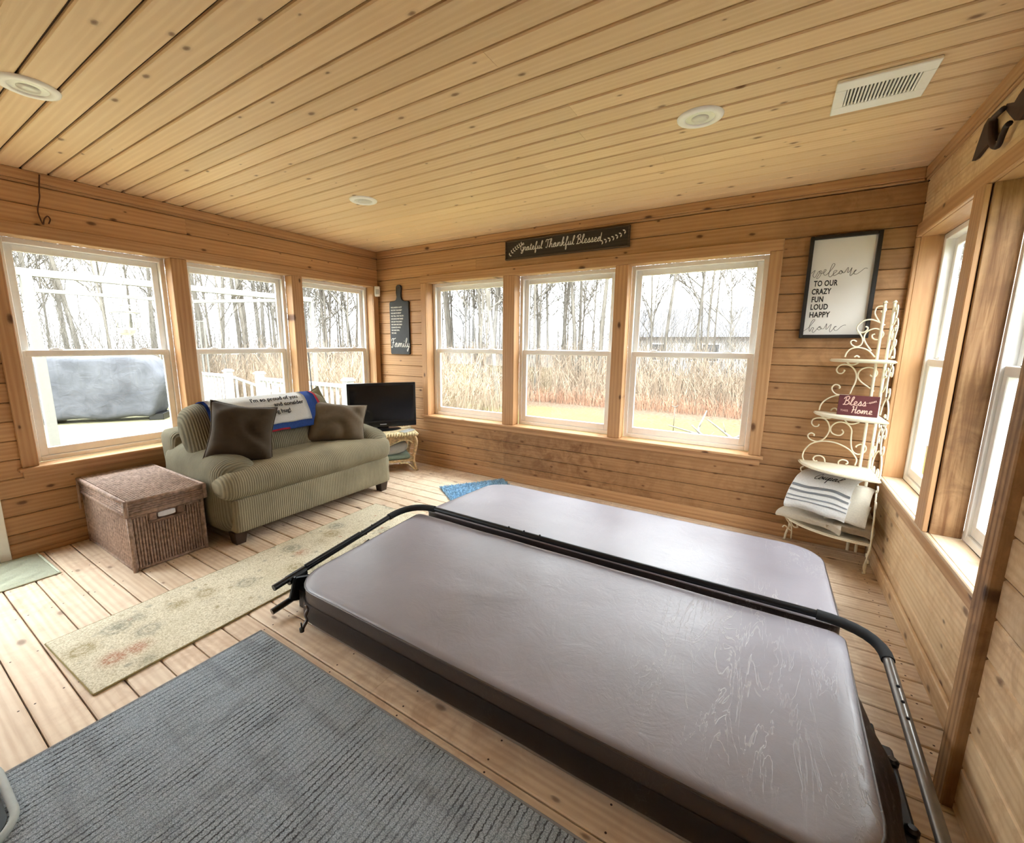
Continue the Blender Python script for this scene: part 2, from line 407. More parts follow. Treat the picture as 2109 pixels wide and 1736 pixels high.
wall_back = wall('wall_back', MB, 0, W, [(.76,3.957,ZS-.022,ZH+.012)], back_wood, 'stained pine plank wall with the lettered signs and three windows')
wall_right = wall('wall_right', MR, 0, 1.99, [(.033,1.932,.56-.022,ZH+.012)], right_wood, 'mottled pine plank wall beside the hot tub')
MRN = MR @ Matrix.Translation((0,0,.085))
wall_right2 = wall('wall_right_near', MRN, 1.998, -YF, [], right_wood, 'mottled pine plank wall standing proud beyond the rough post', thick=.245)
wall_front = wall('wall_front', MF, 0, W, [], wall_wood, 'pine plank wall opposite the lettered signs')

# ceiling: boards run left to right, dark reveal between them
cl = tag(obj('ceiling', newbox(-.1, W+.1, YF-.1, .1, H+.014, H+.12), sub_dark), 'knotty pine plank ceiling with dark joints', 'ceiling', kind='structure')
RXPI = Matrix.Rotation(math.pi, 4, 'X')
cp = .1236; y = -.001; k = 0; rng = random.Random(3)
while y > YF:
    y1 = max(YF, y-cp)
    cuts = [0, W]
    if rng.random() < .55: cuts.insert(1, rng.uniform(.8, W-.8))
    for c0, c1 in zip(cuts, cuts[1:]):
        me = plank_mesh('plank', c1-c0-.001, y-y1, .014, .005, ceil_wood, .010)
        obj('plank', me, None, cl, mtx=Matrix.Translation(((c0+c1)/2, (y+y1)/2, H+.014)) @ RXPI)
    y = y1

# floor: boards run left to right and stop at the tub opening
HX0, HX1, HY0, HY1 = 2.15, 4.345, -2.50, -.67
bm = bmesh.new()
for q in rect_minus((-.1, W+.1, YF-.1, .1), (HX0,HX1,HY0,HY1)): box(bm, q[0], q[1], q[2], q[3], -.09, -.03)
fl = tag(obj('floor', bm, sub_dark), 'bleached wooden deck board floor', 'floor', kind='structure')
fp = .1286; screws = bmesh.new()
k = math.floor((YF+2.528)/fp)
while -2.528+fp*k < 0:
    a, b = max(YF, -2.528+fp*k), min(0, -2.528+fp*(k+1)); k += 1
    if b-a < .01: continue
    rs = []
    for q in rect_minus((0, W, a, b), (HX0,HX1,HY0,HY1)):
        if q[3]-q[2] < .006: continue
        if q[1]-q[0] > 3.5:
            c = rng.uniform(1.2, 3.4); rs += [(q[0],c,q[2],q[3]),(c,q[1],q[2],q[3])]
        else: rs.append(q)
    for q in rs:
        me = plank_mesh('plank', q[1]-q[0]-.001, q[3]-q[2], .03, .004, floor_wood, .0055)
        obj('plank', me, None, fl, loc=((q[0]+q[1])/2, (q[2]+q[3])/2, -.03))
        for sx in (.12,.52,.92,1.32,1.72,2.05,2.55,2.95,3.35,3.75,4.41,4.635):
            if q[0]+.03 < sx < q[1]-.03 and q[3]-q[2] > .08:
                for sy in (q[2]+.022, q[3]-.022):
                    xx = sx+rng.uniform(-.012,.012)
                    f = [screws.verts.new((xx+.004*math.cos(i*math.pi/3), sy+.004*math.sin(i*math.pi/3), .0004)) for i in range(6)]
                    screws.faces.new(f)
scr = obj('screw_heads', screws, plain('rusted_screw', (70,48,36), .7), fl, kind='stuff')

# ------------------------------------------------------------------ windows and trim
def piece(bm, u0, u1, v0, v1, w0, w1, bev=.003): box(bm, u0, u1, v0, v1, w0, w1, bev)
def ring(bm, u0, u1, v0, v1, wd, w0, w1, wb=None, bev=.003):
    wb = wd if wb is None else wb
    box(bm, u0, u0+wd, v0, v1, w0, w1, bev); box(bm, u1-wd, u1, v0, v1, w0, w1, bev)
    box(bm, u0+wd, u1-wd, v1-wd, v1, w0, w1, bev); box(bm, u0+wd, u1-wd, v0, v0+wb, w0, w1, bev)
WN = [0]
def window(M, u0, u1, v0, v1, label):
    WN[0] += 1
    e = bpy.data.objects.new('window_%d' % WN[0], None); link(e); e.matrix_world = M @ Matrix.Translation((u0, v0, 0))
    tag(e, label, 'window', kind='structure')
    w, h = u1-u0, v1-v0; mid = h*.502
    bm = bmesh.new(); ring(bm, 0, w, 0, h, .034, -.175, -.10); obj('frame', bm, white_vinyl, e)
    bm = bmesh.new(); ring(bm, .034, w-.034, mid-.018, h-.034, .042, -.165, -.142); up = obj('upper_sash', bm, white_vinyl, e)
    obj('pane', newbox(.07, w-.07, mid+.02, h-.07, -.156, -.152), glass, up)
    bm = bmesh.new(); ring(bm, .034, w-.034, .034, mid+.018, .042, -.140, -.112, .055)
    box(bm, .05, w-.05, mid-.022, mid+.020, -.140, -.108, .003)
    lo = obj('lower_sash', bm, white_vinyl, e)
    obj('pane', newbox(.07, w-.07, .08, mid-.02, -.128, -.124), glass, lo)
    for fx in (.22, .78):
        bm = newbox(w*fx-.035, w*fx+.035, mid+.020, mid+.027, -.137, -.112, .002)
        box(bm, w*fx-.02, w*fx+.02, mid+.027, mid+.036, -.133, -.116, .003)
        obj('sash_lock', bm, white_vinyl, lo)
    return e
TN = [0]
def trim(label, M):
    TN[0] += 1
    e = bpy.data.objects.new('trim_%d' % TN[0], None); link(e); e.matrix_world = M
    return tag(e, label, 'trim', kind='structure')
def tpart(name, e, u0, u1, v0, v1, w0, w1, mat, vert=False, bev=.004):
    """board in a wall frame; local X runs along the grain"""
    du, dv, dw = u1-u0, v1-v0, w1-w0
    c = Matrix.Translation(((u0+u1)/2, (v0+v1)/2, (w0+w1)/2))
    if vert: m = c @ Matrix.Rotation(math.pi/2, 4, 'Z'); du, dv = dv, du
    else: m = c
    bev = min(bev, du*.3, dv*.3, dw*.3)
    return obj(name, newbox(-du/2, du/2, -dv/2, dv/2, -dw/2, dw/2, bev), mat, e, mtx=m)
def gang(M, wins, v0, v1, label, side_l=.078, side_r=.078, mat=trim_wood, mull=trim_wood, sillm=trim_wood, nose=.03, names=()):
    e = trim(label, M); a, b = wins[0][0], wins[-1][1]
    tpart('head_casing', e, a-side_l, b+side_r, v1, v1+.078, 0, .02, mat)
    if side_l: tpart('side_casing', e, a-side_l, a, v0, v1, 0, .02, mat, True)
    if side_r: tpart('side_casing', e, b, b+side_r, v0, v1, 0, .02, mat, True)
    for (p, q), (r_, s) in zip(wins, wins[1:]):
        if mull is post_wood:
            tpart('mullion', e, q, r_, v0, v1, -.10, .004, mull, True, .002); tpart('mullion_face', e, q-.004, r_-.008, v0+.001, v1, .009, .03, mat, True)
        else: tpart('mullion', e, q, r_, v0, v1, -.10, .014, mull, True)
    tpart('sill', e, a-side_l-.02, b+side_r+.02, v0-.022, v0, .0, .02+nose, sillm)
    tpart('sill', e, a, b, v0-.022, v0, -.10, .0, sillm, bev=.001)
    tpart('apron', e, a-side_l, b+side_r, v0-.075, v0-.022, 0, .016, mat)
    tpart('jamb', e, a-.012, a, v0, v1, -.10, 0, mat, True, .001)
    tpart('jamb', e, b, b+.012, v0, v1, -.10, 0, mat, True, .001)
    tpart('head_jamb', e, a, b, v1, v1+.012, -.10, 0, mat, bev=.001)
    for (u0, u1), nm in zip(wins, names): window(M, u0, u1, v0, v1, nm)
    return e
gang(ML, LW, ZS, ZH, 'pine casing around the three windows behind the sofa', side_r=.075, names=(
    'double hung window looking onto the covered grill', 'double hung window over the sofa with stair railing outside',
    'double hung window in the corner by the television'))
gang(MB, BW, ZS, ZH, 'pine casing around the three windows under the long dark sign', names=(
    'back wall window nearest the cutting board sign', 'middle back wall window under the long dark sign',
    'back wall window nearest the framed welcome sign'))
gang(MR, RW, .56, ZH, 'pine casing with deep pale sill beside the corner rack', side_l=.03, side_r=.0, mat=trim_wood, mull=post_wood, sillm=sill_wood, nose=.0, names=(
    'narrow looking window beside the white corner rack', 'window between the two rough posts on the right'))
# projecting post at the end of the right windows
e = trim('tall rough post standing proud of the right wall planks', MR)
tpart('post', e, 1.92, 1.998, 0, H-.002, 0, .112, post_wood, True)
# crown boards
for M, a, b, lab in ((ML, YF, 0, 'flat crown board above the sofa windows'), (MB, .02, W-.02, 'flat crown board above the long dark sign'), (MR, 0, 1.92, 'flat crown board along the right wall')):
    e = trim(lab, M)
    tpart('crown_board', e, a, b, H-.062, H-.001, 0, .02, trim_wood)
    tpart('crown_strip', e, a, b, H-.076, H-.062, 0, .012, trim_wood)
for nm, M, segs, lab in (('baseboard_left', ML, [(-3.187,0)], 'low pine baseboard behind the sofa'), ('baseboard_back', MB, [(.02,W-.02)], 'low pine baseboard below the back windows'),
                   ('baseboard_right', MR, [(0,1.92)], 'pale pine baseboard beside the hot tub')):
    e = bpy.data.objects.new(nm, None); link(e); e.matrix_world = M; tag(e, lab, 'baseboard', kind='structure')
    for a, b in segs:
        tpart('board', e, a, b, 0, .095, 0, .018, right_wood if 'right' in nm else trim_wood)
        if 'right' not in nm: tpart('shoe_strip', e, a, b, 0, .035, .018, .03, trim_wood)
# sliding glass door beside the sage mat (mostly out of view)
d = bpy.data.objects.new('door_1', None); link(d); d.matrix_world = ML; tag(d, 'white framed glass double door beside the sage green mat', 'door', kind='structure')
bm = bmesh.new(); ring(bm, DOOR[0], DOOR[1], 0, DOOR[3], .05, -.15, .03, .03); obj('frame', bm, white_vinyl, d)
mu = (DOOR[0]+DOOR[1])/2
for i, (a, b, w) in enumerate(((DOOR[0]+.05, mu-.002, -.05), (mu+.002, DOOR[1]-.05, -.05))):
    bm = bmesh.new(); ring(bm, a, b, .03, DOOR[3]-.05, .11, w-.04, w, .30); s = obj('door_panel', bm, white_vinyl, d)
    obj('pane', newbox(a+.10, b-.10, .32, DOOR[3]-.15, w-.022, w-.017), glass, s)
bm = bmesh.new(); lathe(bm, [(.028,0),(.028,.006),(.012,.012),(.012,.035),(.03,.05),(.022,.075)], 16, (mu+.06, 1.0, -.05)); obj('handle', bm, plain('brass_knob', (170,140,80), .3, metal=.8), d, smooth=True, ang=40)
# ------------------------------------------------------------------ hot tub, cover and lifter
def vinyl(name, rgb, rough):
    m = NT(name); v = m.coord()
    n = m.noise(v, 3, 4); c = m.ramp(n, [(.3, tuple(x*.85 for x in lin(rgb))), (.7, tuple(x*1.12 for x in lin(rgb)))])
    n2 = m.math('ADD', m.noise(v, 8, 4, .6, 1.8), m.math('MULTIPLY', m.noise(v, 70, 3, .6), .25))
    vs = m.add('ShaderNodeMapping'); vs.inputs['Scale'].default_value = (1.3, .22, 1); vs.inputs['Rotation'].default_value = (0, 0, .35); m.l(v, vs.inputs[0])
    cr = m.math('ABSOLUTE', m.math('SUBTRACT', m.noise(vs.outputs[0], 11, 4, .65, .8), .5)); ln = m.ramp(cr, [(0, 1), (.014, 0)])
    sx = m.add('ShaderNodeSeparateXYZ'); m.l(v, sx.inputs[0])
    msk = m.math('MULTIPLY', m.ramp(m.noise(v, 1.9, 2), [(.46, 0), (.66, 1)]), m.ramp(m.math('MULTIPLY', sx.outputs[0], .8), [(.3, .15), (.75, 1)]))
    ln = m.math('MULTIPLY', ln, msk)
    c = m.mix(m.math('MULTIPLY', ln, .35), c, lin((200,194,192)))
    h = m.math('ADD', m.math('MULTIPLY', n2, .6), m.math('MULTIPLY', ln, .3))
    rr = m.ramp(n, [(.3, rough-.05), (.7, rough+.06)])
    return m.out(c, rr, h, .4, .007, spec=1.0)
cover_top = vinyl('brown_vinyl_sheen', (134,130,138), .40)  # dark brown vinyl with reflected room light painted into a paler colour
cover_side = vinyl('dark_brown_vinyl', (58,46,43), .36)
CX0, CX1, CY0, CY1, CM = 2.075, 4.379, -2.545, -.635, -1.60
def rrect(x0, x1, y0, y1, rad, n=7, m=10):
    """rounded outline, counter-clockwise; rad per corner (x0y0, x1y0, x1y1, x0y1)"""
    out = []
    for (cx, cy, sx, sy, r_, a0) in ((x0,y0,1,1,rad[0],180),(x1,y0,-1,1,rad[1],270),(x1,y1,-1,-1,rad[2],0),(x0,y1,1,-1,rad[3],90)):
        for k in range(n+1):
            a = R(a0+90*k/n); out.append((cx+sx*r_+r_*math.cos(a), cy+sy*r_+r_*math.sin(a)))
    full = []
    for i, p in enumerate(out):
        q = out[(i+1) % len(out)]; full.append(p)
        d = math.hypot(q[0]-p[0], q[1]-p[1])
        if d > .15:
            for k in range(1, m): full.append((p[0]+(q[0]-p[0])*k/m, p[1]+(q[1]-p[1])*k/m))
    return full
def slab(outl, ztop, zbot, rings=(1,.992,.975,.94,.88,.8,.7,.58,.45,.3,.15), edge=.012, amp=.006, seed=0):
    bm = bmesh.new(); cx = sum(p[0] for p in outl)/len(outl); cy = sum(p[1] for p in outl)/len(outl); prev = None
    def z(x, y, s): return ztop(x, y) - edge*max(0, (s-.975)/.025)**2 + amp*noise.noise(Vector((x*2.3+seed, y*2.3, 1))) + amp*.5*noise.noise(Vector((x*7+seed, y*7, 5)))
    bot = [bm.verts.new((x, y, zbot)) for x, y in outl]; prev = bot
    ring_ = [bm.verts.new((x, y, ztop(x,y)-.03)) for x, y in outl]
    for A, B in ((bot, ring_),):
        for i in range(len(outl)): j = (i+1) % len(outl); bm.faces.new((A[i],A[j],B[j],B[i]))
    prev = ring_
    for s in rings:
        cur = [bm.verts.new((cx+(x-cx)*s, cy+(y-cy)*s, z(cx+(x-cx)*s, cy+(y-cy)*s, s))) for x, y in outl]
        for i in range(len(outl)): j = (i+1) % len(outl); bm.faces.new((prev[i],prev[j],cur[j],cur[i]))
        prev = cur
    c = bm.verts.new((cx, cy, z(cx,cy,0)))
    for i in range(len(outl)): bm.faces.new((prev[i], prev[(i+1) % len(outl)], c))
    bm.faces.new(bot[::-1])
    return bm
tub = thing('hot_tub', 'sunken hot tub with grey rim just above the deck boards', 'hot tub', (3.18,-1.59,0))
def L3(x, y, z=0): return (x-3.18, y+1.59, z)
ol = rrect(CX0+.02, CX1-.02, CY0+.012, CY1-.02, (.15,)*4)
bm = slab([(x-3.18, y+1.59) for x, y in ol], lambda x, y: .07, -.001, amp=0)
obj('rim', bm, plain('grey_acrylic', (150,140,130), .4), tub, smooth=True, ang=40)
bm = newbox(HX0-3.18+.02, HX1-3.18-.02, HY0+1.59+.02, HY1+1.59-.02, -.9, -.03); obj('shell', bm, plain('shell_plastic', (60,56,54), .6), tub)
cov = thing('hot_tub_cover', 'brown vinyl folding cover lying on the hot tub', 'tub cover', (3.18,-1.59,.07))
zf = lambda x, y: .135 + .045*max(0, min(1, (y+.975)/.96))        # front leaf, local y from -.975 to -.01
zb = lambda x, y: .135 + .045*max(0, min(1, (.97-y)/.92))
def loc2(o): return [(x-3.18, y+1.59) for x, y in o]
of = loc2(rrect(CX0, CX1, CY0, CM, (.17,.17,.03,.03)))
ob = loc2(rrect(CX0+.01, CX1, CM+.07, CY1, (.03,.03,.17,.17)))
def split_sheen(o):  # same vinyl all over: top keeps the painted sheen, steep faces stay dark
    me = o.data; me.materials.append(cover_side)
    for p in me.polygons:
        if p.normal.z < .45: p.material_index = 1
fl_ = obj('front_leaf', slab(of, zf, .02, seed=3, amp=.007), cover_top, cov, smooth=True, ang=50); split_sheen(fl_)
bl_ = obj('back_leaf', slab(ob, zb, .02, seed=9, amp=.004), cover_top, cov, smooth=True, ang=50); split_sheen(bl_)
for leaf, o_, zz in ((fl_, of, zf), (bl_, ob, zb)):
    bm = tube(bmesh.new(), [(x, y, zz(x,y)-.014) for x, y in o_], .0045, 6, closed=True)
    obj('piping', bm, cover_side, leaf, smooth=True)
bm = newbox(CX0-3.18+.03, CX1-3.18-.03, CM+1.59-.005, CM+1.59+.075, .06, .125, .01); obj('hinge_strip', bm, cover_side, cov)
def skirt(outl, keep, z0, z1, flare, seed):
    bm = bmesh.new(); n = len(outl); prev = None
    for i in range(n+1):
        x, y = outl[i % n]; ok = keep(x, y)
        cx = x/max(abs(x),1e-6)*(abs(x)**.5)*.2; d = Vector((x, y)).normalized()
        w1 = flare*(1+.7*noise.noise(Vector((x*3+seed, y*3, 0))))
        row = [(x+d.x*.004, y+d.y*.004, z0), (x+d.x*(.006+w1*.6), y+d.y*(.006+w1*.6), (z0+z1)/2), (x+d.x*w1, y+d.y*w1, z1)]
        cur = [bm.verts.new(p) for p in row] if ok else None
        if prev and cur:
            for a in range(2): bm.faces.new((prev[a], prev[a+1], cur[a+1], cur[a]))
        prev = cur
    bmesh.ops.solidify(bm, geom=bm.faces[:], thickness=.003)
    return bm
obj('skirt', skirt(of, lambda x, y: y < -.03, .055, -.030, .016, 2), cover_side, fl_, smooth=True, ang=50)
obj('skirt', skirt(ob, lambda x, y: y > .1, .055, -.030, .016, 7), cover_side, bl_, smooth=True, ang=50)
# right flap bulging outwards
def flapf(u, v):
    y = -.90+u*.95; bulge = math.sin(min(1,u*1.25)*math.pi)**.6*.085+.012
    return (CX1-3.18+.004+bulge*math.sin(v*math.pi*.55)*(1.0+.3*noise.noise(Vector((y*5,v*2,0)))), y, .11-.15*v)
bm = bmesh.new(); grid(bm, 24, 6, flapf); bmesh.ops.solidify(bm, geom=bm.faces[:], thickness=.004)
obj('side_flap', bm, cover_side, fl_, smooth=True, ang=60)
# strap with buckle at the near left corner
stp = [onz(648,1252,.15), onz(655,1262,.125), onz(650,1275,.10), onz(662,1288,.075), onz(652,1297,.055), onz(637,1300,.04)]
stp = [Vector((min(p.x, 2.25), p.y-.012, p.z)) - Vector((3.18,-1.59,.07)) for p in stp]
bm = bmesh.new(); tube(bm, crom(stp, 5), .009, 6, flat=Vector((.3,-1,0)).normalized()); st = obj('strap', bm, cover_side, cov, smooth=True)
bm = bmesh.new(); b0 = stp[-1]
lathe(bm, [(.004,-.012),(.011,-.010),(.012,.008),(.006,.012)], 10, b0); tube(bm, [b0+Vector((0,0,.005)), b0+Vector((-.002,.0,.035))], .004, 6)
obj('buckle', bm, black_plastic, st, smooth=True, ang=40)
# lifter bar
lift = thing('cover_lifter', 'black tube cover lifter bar lying across the tub cover', 'lifter', (3.18,-1.59,0))
grey_steel = plain('grey_steel', (120,116,112), .3, metal=.7, var=.1)
def lv(p): return Vector(p)-Vector((3.18,-1.59,0))
def bend(a, c, b, n=8):  # quadratic corner
    a, c, b = Vector(a), Vector(c), Vector(b); return [(1-t)**2*a+2*t*(1-t)*c+t*t*b for t in [i/n for i in range(n+1)]]
LA = [(1.985,-2.585,.155), (1.985,-1.79,.258)]; LC = (1.985,-1.58,.285); LB = (2.20,-1.575,.29)
RB = (4.285,-1.575,.29); RC = (4.49,-1.575,.285); RA = [(4.49,-1.72,.262), (4.51,-2.62,.13)]
bm = bmesh.new(); tube(bm, [lv(LB), lv(((LB[0]+RB[0])/2,-1.57,.285)), lv(RB)], .0165, 10); cb = obj('cross_bar', bm, black_metal, lift, smooth=True, ang=40)
for nm, A, C_, B in (('left', LA, LC, LB), ('right', RA[::-1], RC, RB)):
    bm = bmesh.new(); tube(bm, [lv(A[0]), lv(A[1])], .0165, 12); ar = obj('arm', bm, black_metal if nm == 'left' else grey_steel, lift, smooth=True, ang=40)
    bm = bmesh.new(); tube(bm, [lv(p) for p in bend(A[1], C_, B)], .021, 12); obj('foam_sleeve', bm, plain('black_foam_'+nm, (30,31,33), .9), lift, smooth=True, ang=40)
    for t in ((.62,.72,.82) if nm == 'left' else (.40,.47,.54)):
        p = lv(A[0]).lerp(lv(A[1]), t if nm == 'left' else 1-t+.25)
        bm = bmesh.new(); lathe(bm, [(.0055,0),(.0055,.019),(.003,.021)], 8, p); obj('adjusting_button', bm, black_plastic, ar, smooth=True, ang=40)
for t in (.28,.33,.38):
    p = lv(LB).lerp(lv(RB), t); bm = bmesh.new(); lathe(bm, [(.0055,0),(.0055,.019),(.003,.021)], 8, p); obj('adjusting_button', bm, black_plastic, cb, smooth=True, ang=40)
# left pivot bracket
p0 = lv((1.985,-2.455,.16))
br = obj('pivot_bracket', newbox(-.012,.012,-.045,.05,-.10,.03,.006, m=Matrix.Translation(p0+Vector((.03,.0,-.02))) @ Matrix.Rotation(R(-18),4,'X')), black_metal, lift)
for dy, dz in ((-.0,.01),(.0,-.03),(.015,-.06)):
    bm = bmesh.new(); lathe(bm, [(.012,0),(.012,.008),(.007,.013)], 10)
    bmesh.ops.transform(bm, matrix=Matrix.Translation(p0+Vector((.018,dy,dz-.02))) @ Matrix.Rotation(R(-90),4,'Y'), verts=bm.verts)
    obj('bolt', bm, black_metal, br, smooth=True, ang=40)
bm = bmesh.new(); tube(bm, [p0+Vector((-.005,-.05,-.006)), p0+Vector((-.005,.05,.007))], .026, 14); obj('collar', bm, black_metal, br, smooth=True, ang=40)
bm = bmesh.new(); tube(bm, [p0+Vector((.02,-.16,-.115)), p0+Vector((.03,.02,-.085))], .016, 12); obj('stop_peg', bm, black_plastic, br, smooth=True, ang=40)
obj('mounting_foot', newbox(p0.x+.03, p0.x+.085, p0.y-.02, p0.y+.14, .0, .11, .006), black_metal, lift)
bm = bmesh.new(); tube(bm, [p0+Vector((.005,.05,.034)), p0+Vector((.005,.42,.080))], .013, 10); tube(bm, [p0+Vector((.005,.40,.075)), p0+Vector((.005,.47,.060))], .008, 8)
obj('gas_spring', bm, black_metal, lift, smooth=True, ang=40)
bm = bmesh.new(); tube(bm, [p0+Vector((.055,.10,-.04)), p0+Vector((.04,.46,.03))], .008, 8); obj('brace_rod', bm, black_metal, lift, smooth=True, ang=40)
# right mounting plate
pl_ = lv((4.465,-2.2,0))
bm = newbox(pl_.x-.03, pl_.x+.035, pl_.y-.45, pl_.y+.32, .0, .045, .008); box(bm, pl_.x-.035, pl_.x-.02, pl_.y-.45, pl_.y+.33, .03, .10, .004)
mp_ = obj('mounting_plate', bm, plain('charcoal_plastic', (44,46,50), .5), lift)
for yy in (.24, 0, -.24):
    bm = bmesh.new(); lathe(bm, [(.018,0),(.018,.012),(.01,.02)], 10, (pl_.x+.02, pl_.y+yy, .045)); obj('clamp_knob', bm, black_plastic, mp_, smooth=True, ang=40)

# ------------------------------------------------------------------ sofa
def cord(name, rgb, axis, lo=.74):
    m = NT(name); v = m.coord(); c = lin(rgb)
    w = m.wave(v, .3142/.0155, .5, axis, 2, 3.0)
    n = m.noise(v, 4, 4); n2 = m.noise(v, 120, 2)
    cc = m.ramp(w, [(.1, tuple(x*lo for x in c)), (.7, c)])
    cc = m.mix(1, cc, m.ramp(n, [(.3, .78), (.7, 1.15)]), 'MULTIPLY')
    return m.out(cc, .95, m.math('ADD', w, m.math('MULTIPLY', n2, .3)), .6, .004, spec=.1)
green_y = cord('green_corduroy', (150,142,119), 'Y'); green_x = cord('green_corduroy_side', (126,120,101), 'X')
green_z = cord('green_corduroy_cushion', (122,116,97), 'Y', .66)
foot_wood = plain('dark_foot_wood', (52,36,26), .4, var=.15)
sofa = thing('sofa', 'sage green corduroy loveseat under the left windows', 'sofa', (.607,-1.60,0))
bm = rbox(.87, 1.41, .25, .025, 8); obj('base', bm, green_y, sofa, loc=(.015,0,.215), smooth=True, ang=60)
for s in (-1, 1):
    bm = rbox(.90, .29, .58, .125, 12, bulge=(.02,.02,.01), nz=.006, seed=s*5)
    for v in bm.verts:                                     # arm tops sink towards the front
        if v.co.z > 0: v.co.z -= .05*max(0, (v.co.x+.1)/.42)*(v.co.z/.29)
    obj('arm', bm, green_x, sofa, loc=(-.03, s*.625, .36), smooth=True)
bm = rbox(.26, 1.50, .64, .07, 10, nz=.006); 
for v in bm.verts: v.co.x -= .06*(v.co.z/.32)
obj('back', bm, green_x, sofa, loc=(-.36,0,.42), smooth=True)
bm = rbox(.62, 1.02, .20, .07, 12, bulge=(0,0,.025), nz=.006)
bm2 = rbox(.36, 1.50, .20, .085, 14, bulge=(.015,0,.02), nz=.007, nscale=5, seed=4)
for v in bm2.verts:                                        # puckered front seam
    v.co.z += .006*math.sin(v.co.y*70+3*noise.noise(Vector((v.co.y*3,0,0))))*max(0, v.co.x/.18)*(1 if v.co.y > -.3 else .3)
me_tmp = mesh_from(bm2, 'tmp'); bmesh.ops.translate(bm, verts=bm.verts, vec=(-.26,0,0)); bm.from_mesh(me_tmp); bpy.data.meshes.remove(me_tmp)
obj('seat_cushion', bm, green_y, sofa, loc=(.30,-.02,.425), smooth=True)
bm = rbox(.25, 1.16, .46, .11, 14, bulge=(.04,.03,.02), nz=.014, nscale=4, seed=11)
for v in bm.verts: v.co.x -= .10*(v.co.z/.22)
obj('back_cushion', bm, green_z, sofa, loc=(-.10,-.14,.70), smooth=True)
for sx in (-.33, .37):
    for sy in (-.66, .66):
        bm = newbox(-.045,.045,-.045,.045,0,.095,.004)
        for v in bm.verts:
            if v.co.z < .05: v.co.x *= .75; v.co.y *= .75
        obj('foot', bm, foot_wood, sofa, loc=(sx, sy, 0))
def pillow(w, h, t, seed, wr=.012):
    bm = bmesh.new(); N = 22
    def f(sgn):
        def g(u, v):
            a, b = u*2-1, v*2-1
            pin = 1-.12*(1-abs(b)**1.5)*abs(a)**3; pin2 = 1-.12*(1-abs(a)**1.5)*abs(b)**3
            x, y = a*w/2*pin, b*h/2*pin2
            z = sgn*t/2*((1-a**4)*(1-b**4))**.55
            k = (1-max(abs(a),abs(b))**6)
            z += sgn*wr*k*noise.noise(Vector((x*7+seed, y*7, sgn*3))) + sgn*wr*.6*k*math.sin(noise.noise(Vector((x*4+seed*2,y*4,1)))*9)
            return (x, y, z)
        return g
    grid(bm, N, N, f(1)); grid(bm, N, N, f(-1))
    bmesh.ops.remove_doubles(bm, verts=bm.verts, dist=.0008); bmesh.ops.recalc_face_normals(bm, faces=bm.faces)
    return bm
def basis(n, roll=0):
    n = Vector(n).normalized(); x = Vector((0,0,1)).cross(n).normalized(); y_ = n.cross(x)
    x2 = x*math.cos(roll)+y_*math.sin(roll); y2 = -x*math.sin(roll)+y_*math.cos(roll)
    return Matrix(((x2.x,y2.x,n.x,0),(x2.y,y2.y,n.y,0),(x2.z,y2.z,n.z,0),(0,0,0,1)))
def velvet(name, rgb):
    m = NT(name); v = m.coord(); n = m.noise(v, 9, 5, .6, 1.0); c = lin(rgb)
    cc = m.ramp(n, [(.3, tuple(x*.85 for x in c)), (.7, tuple(x*1.15 for x in c))])
    return m.out(cc, .85, m.noise(v, 25, 3), .3, .004, spec=.15, **{'Sheen Weight': .12, 'Sheen Roughness': .5})
def throw_pillow(label, c, n, roll, w, h, t, mat, seed, wr=.012):
    o = thing('throw_pillow', label, 'pillow', c, group='throw pillows on the sofa')
    m = basis(n, roll)
    obj('cushion', pillow(w, h, t, seed, wr), mat, o, mtx=m, smooth=True)
    # piped edge
    pts = []
    for k in range(64):
        q = k/64*4; s = q % 1*2-1; side = int(q)
        a, b = ((s,-1),(1,s),(-s,1),(-1,-s))[side]
        pin = 1-.12*(1-abs(b)**1.5)*abs(a)**3; pin2 = 1-.12*(1-abs(a)**1.5)*abs(b)**3
        pts.append((a*w/2*pin, b*h/2*pin2, 0))
    obj('edge_seam', tube(bmesh.new(), pts, .005, 5, closed=True), mat, o, mtx=m, smooth=True)
    return o
brown_v = velvet('dark_brown_velour', (62,52,40)); brown_v2 = velvet('taupe_velour', (98,86,70))
olive_c = cord('olive_corduroy', (108,100,74), 'X')
throw_pillow('dark brown throw pillow at the near end of the sofa', (.767,-2.065,.735), (.86,-.28,.40), R(-13), .44, .45, .17, brown_v, 3, .02)
throw_pillow('taupe brown throw pillow at the television end of the sofa', (.747,-1.228,.675), (.72,-.42,.52), R(-9), .52, .40, .17, brown_v2, 8, .024)
throw_pillow('olive ribbed pillow standing behind the taupe pillow', (.425,-1.28,.765), (.9,-.2,.35), R(24), .42, .32, .13, olive_c, 5)
# throw blanket
def tb_prof(t):   # t 0 front bottom ... 1 over the back, sofa-local x,z
    P = [(.085,.67),(.065,.735),(.03,.80),(-.02,.865),(-.075,.915),(-.16,.94),(-.26,.915),(-.32,.84)]
    q = t*(len(P)-1); i = min(int(q), len(P)-2); f = q-i
    return P[i][0]*(1-f)+P[i+1][0]*f, P[i][1]*(1-f)+P[i+1][1]*f
tb = thing('throw_blanket', 'blue throw blanket with white lettered panel over the sofa back', 'blanket', (.617,-1.775,.012))
def tb_strip(y0, y1, t0, t1, off, nu=20, nv=24):
    bm = bmesh.new()
    def g(u, v):
        y_ = y0+(y1-y0)*u; t = t0+(t1-t0)*v; x, z = tb_prof(t); skew = .05*(t)
        wv = .006*noise.noise(Vector((y_*9, t*5, 0)))
        return (x+off+wv, y_+skew, z+off*.6+wv)
    grid(bm, nu, nv, g); bmesh.ops.solidify(bm, geom=bm.faces[:], thickness=-.006); return bm
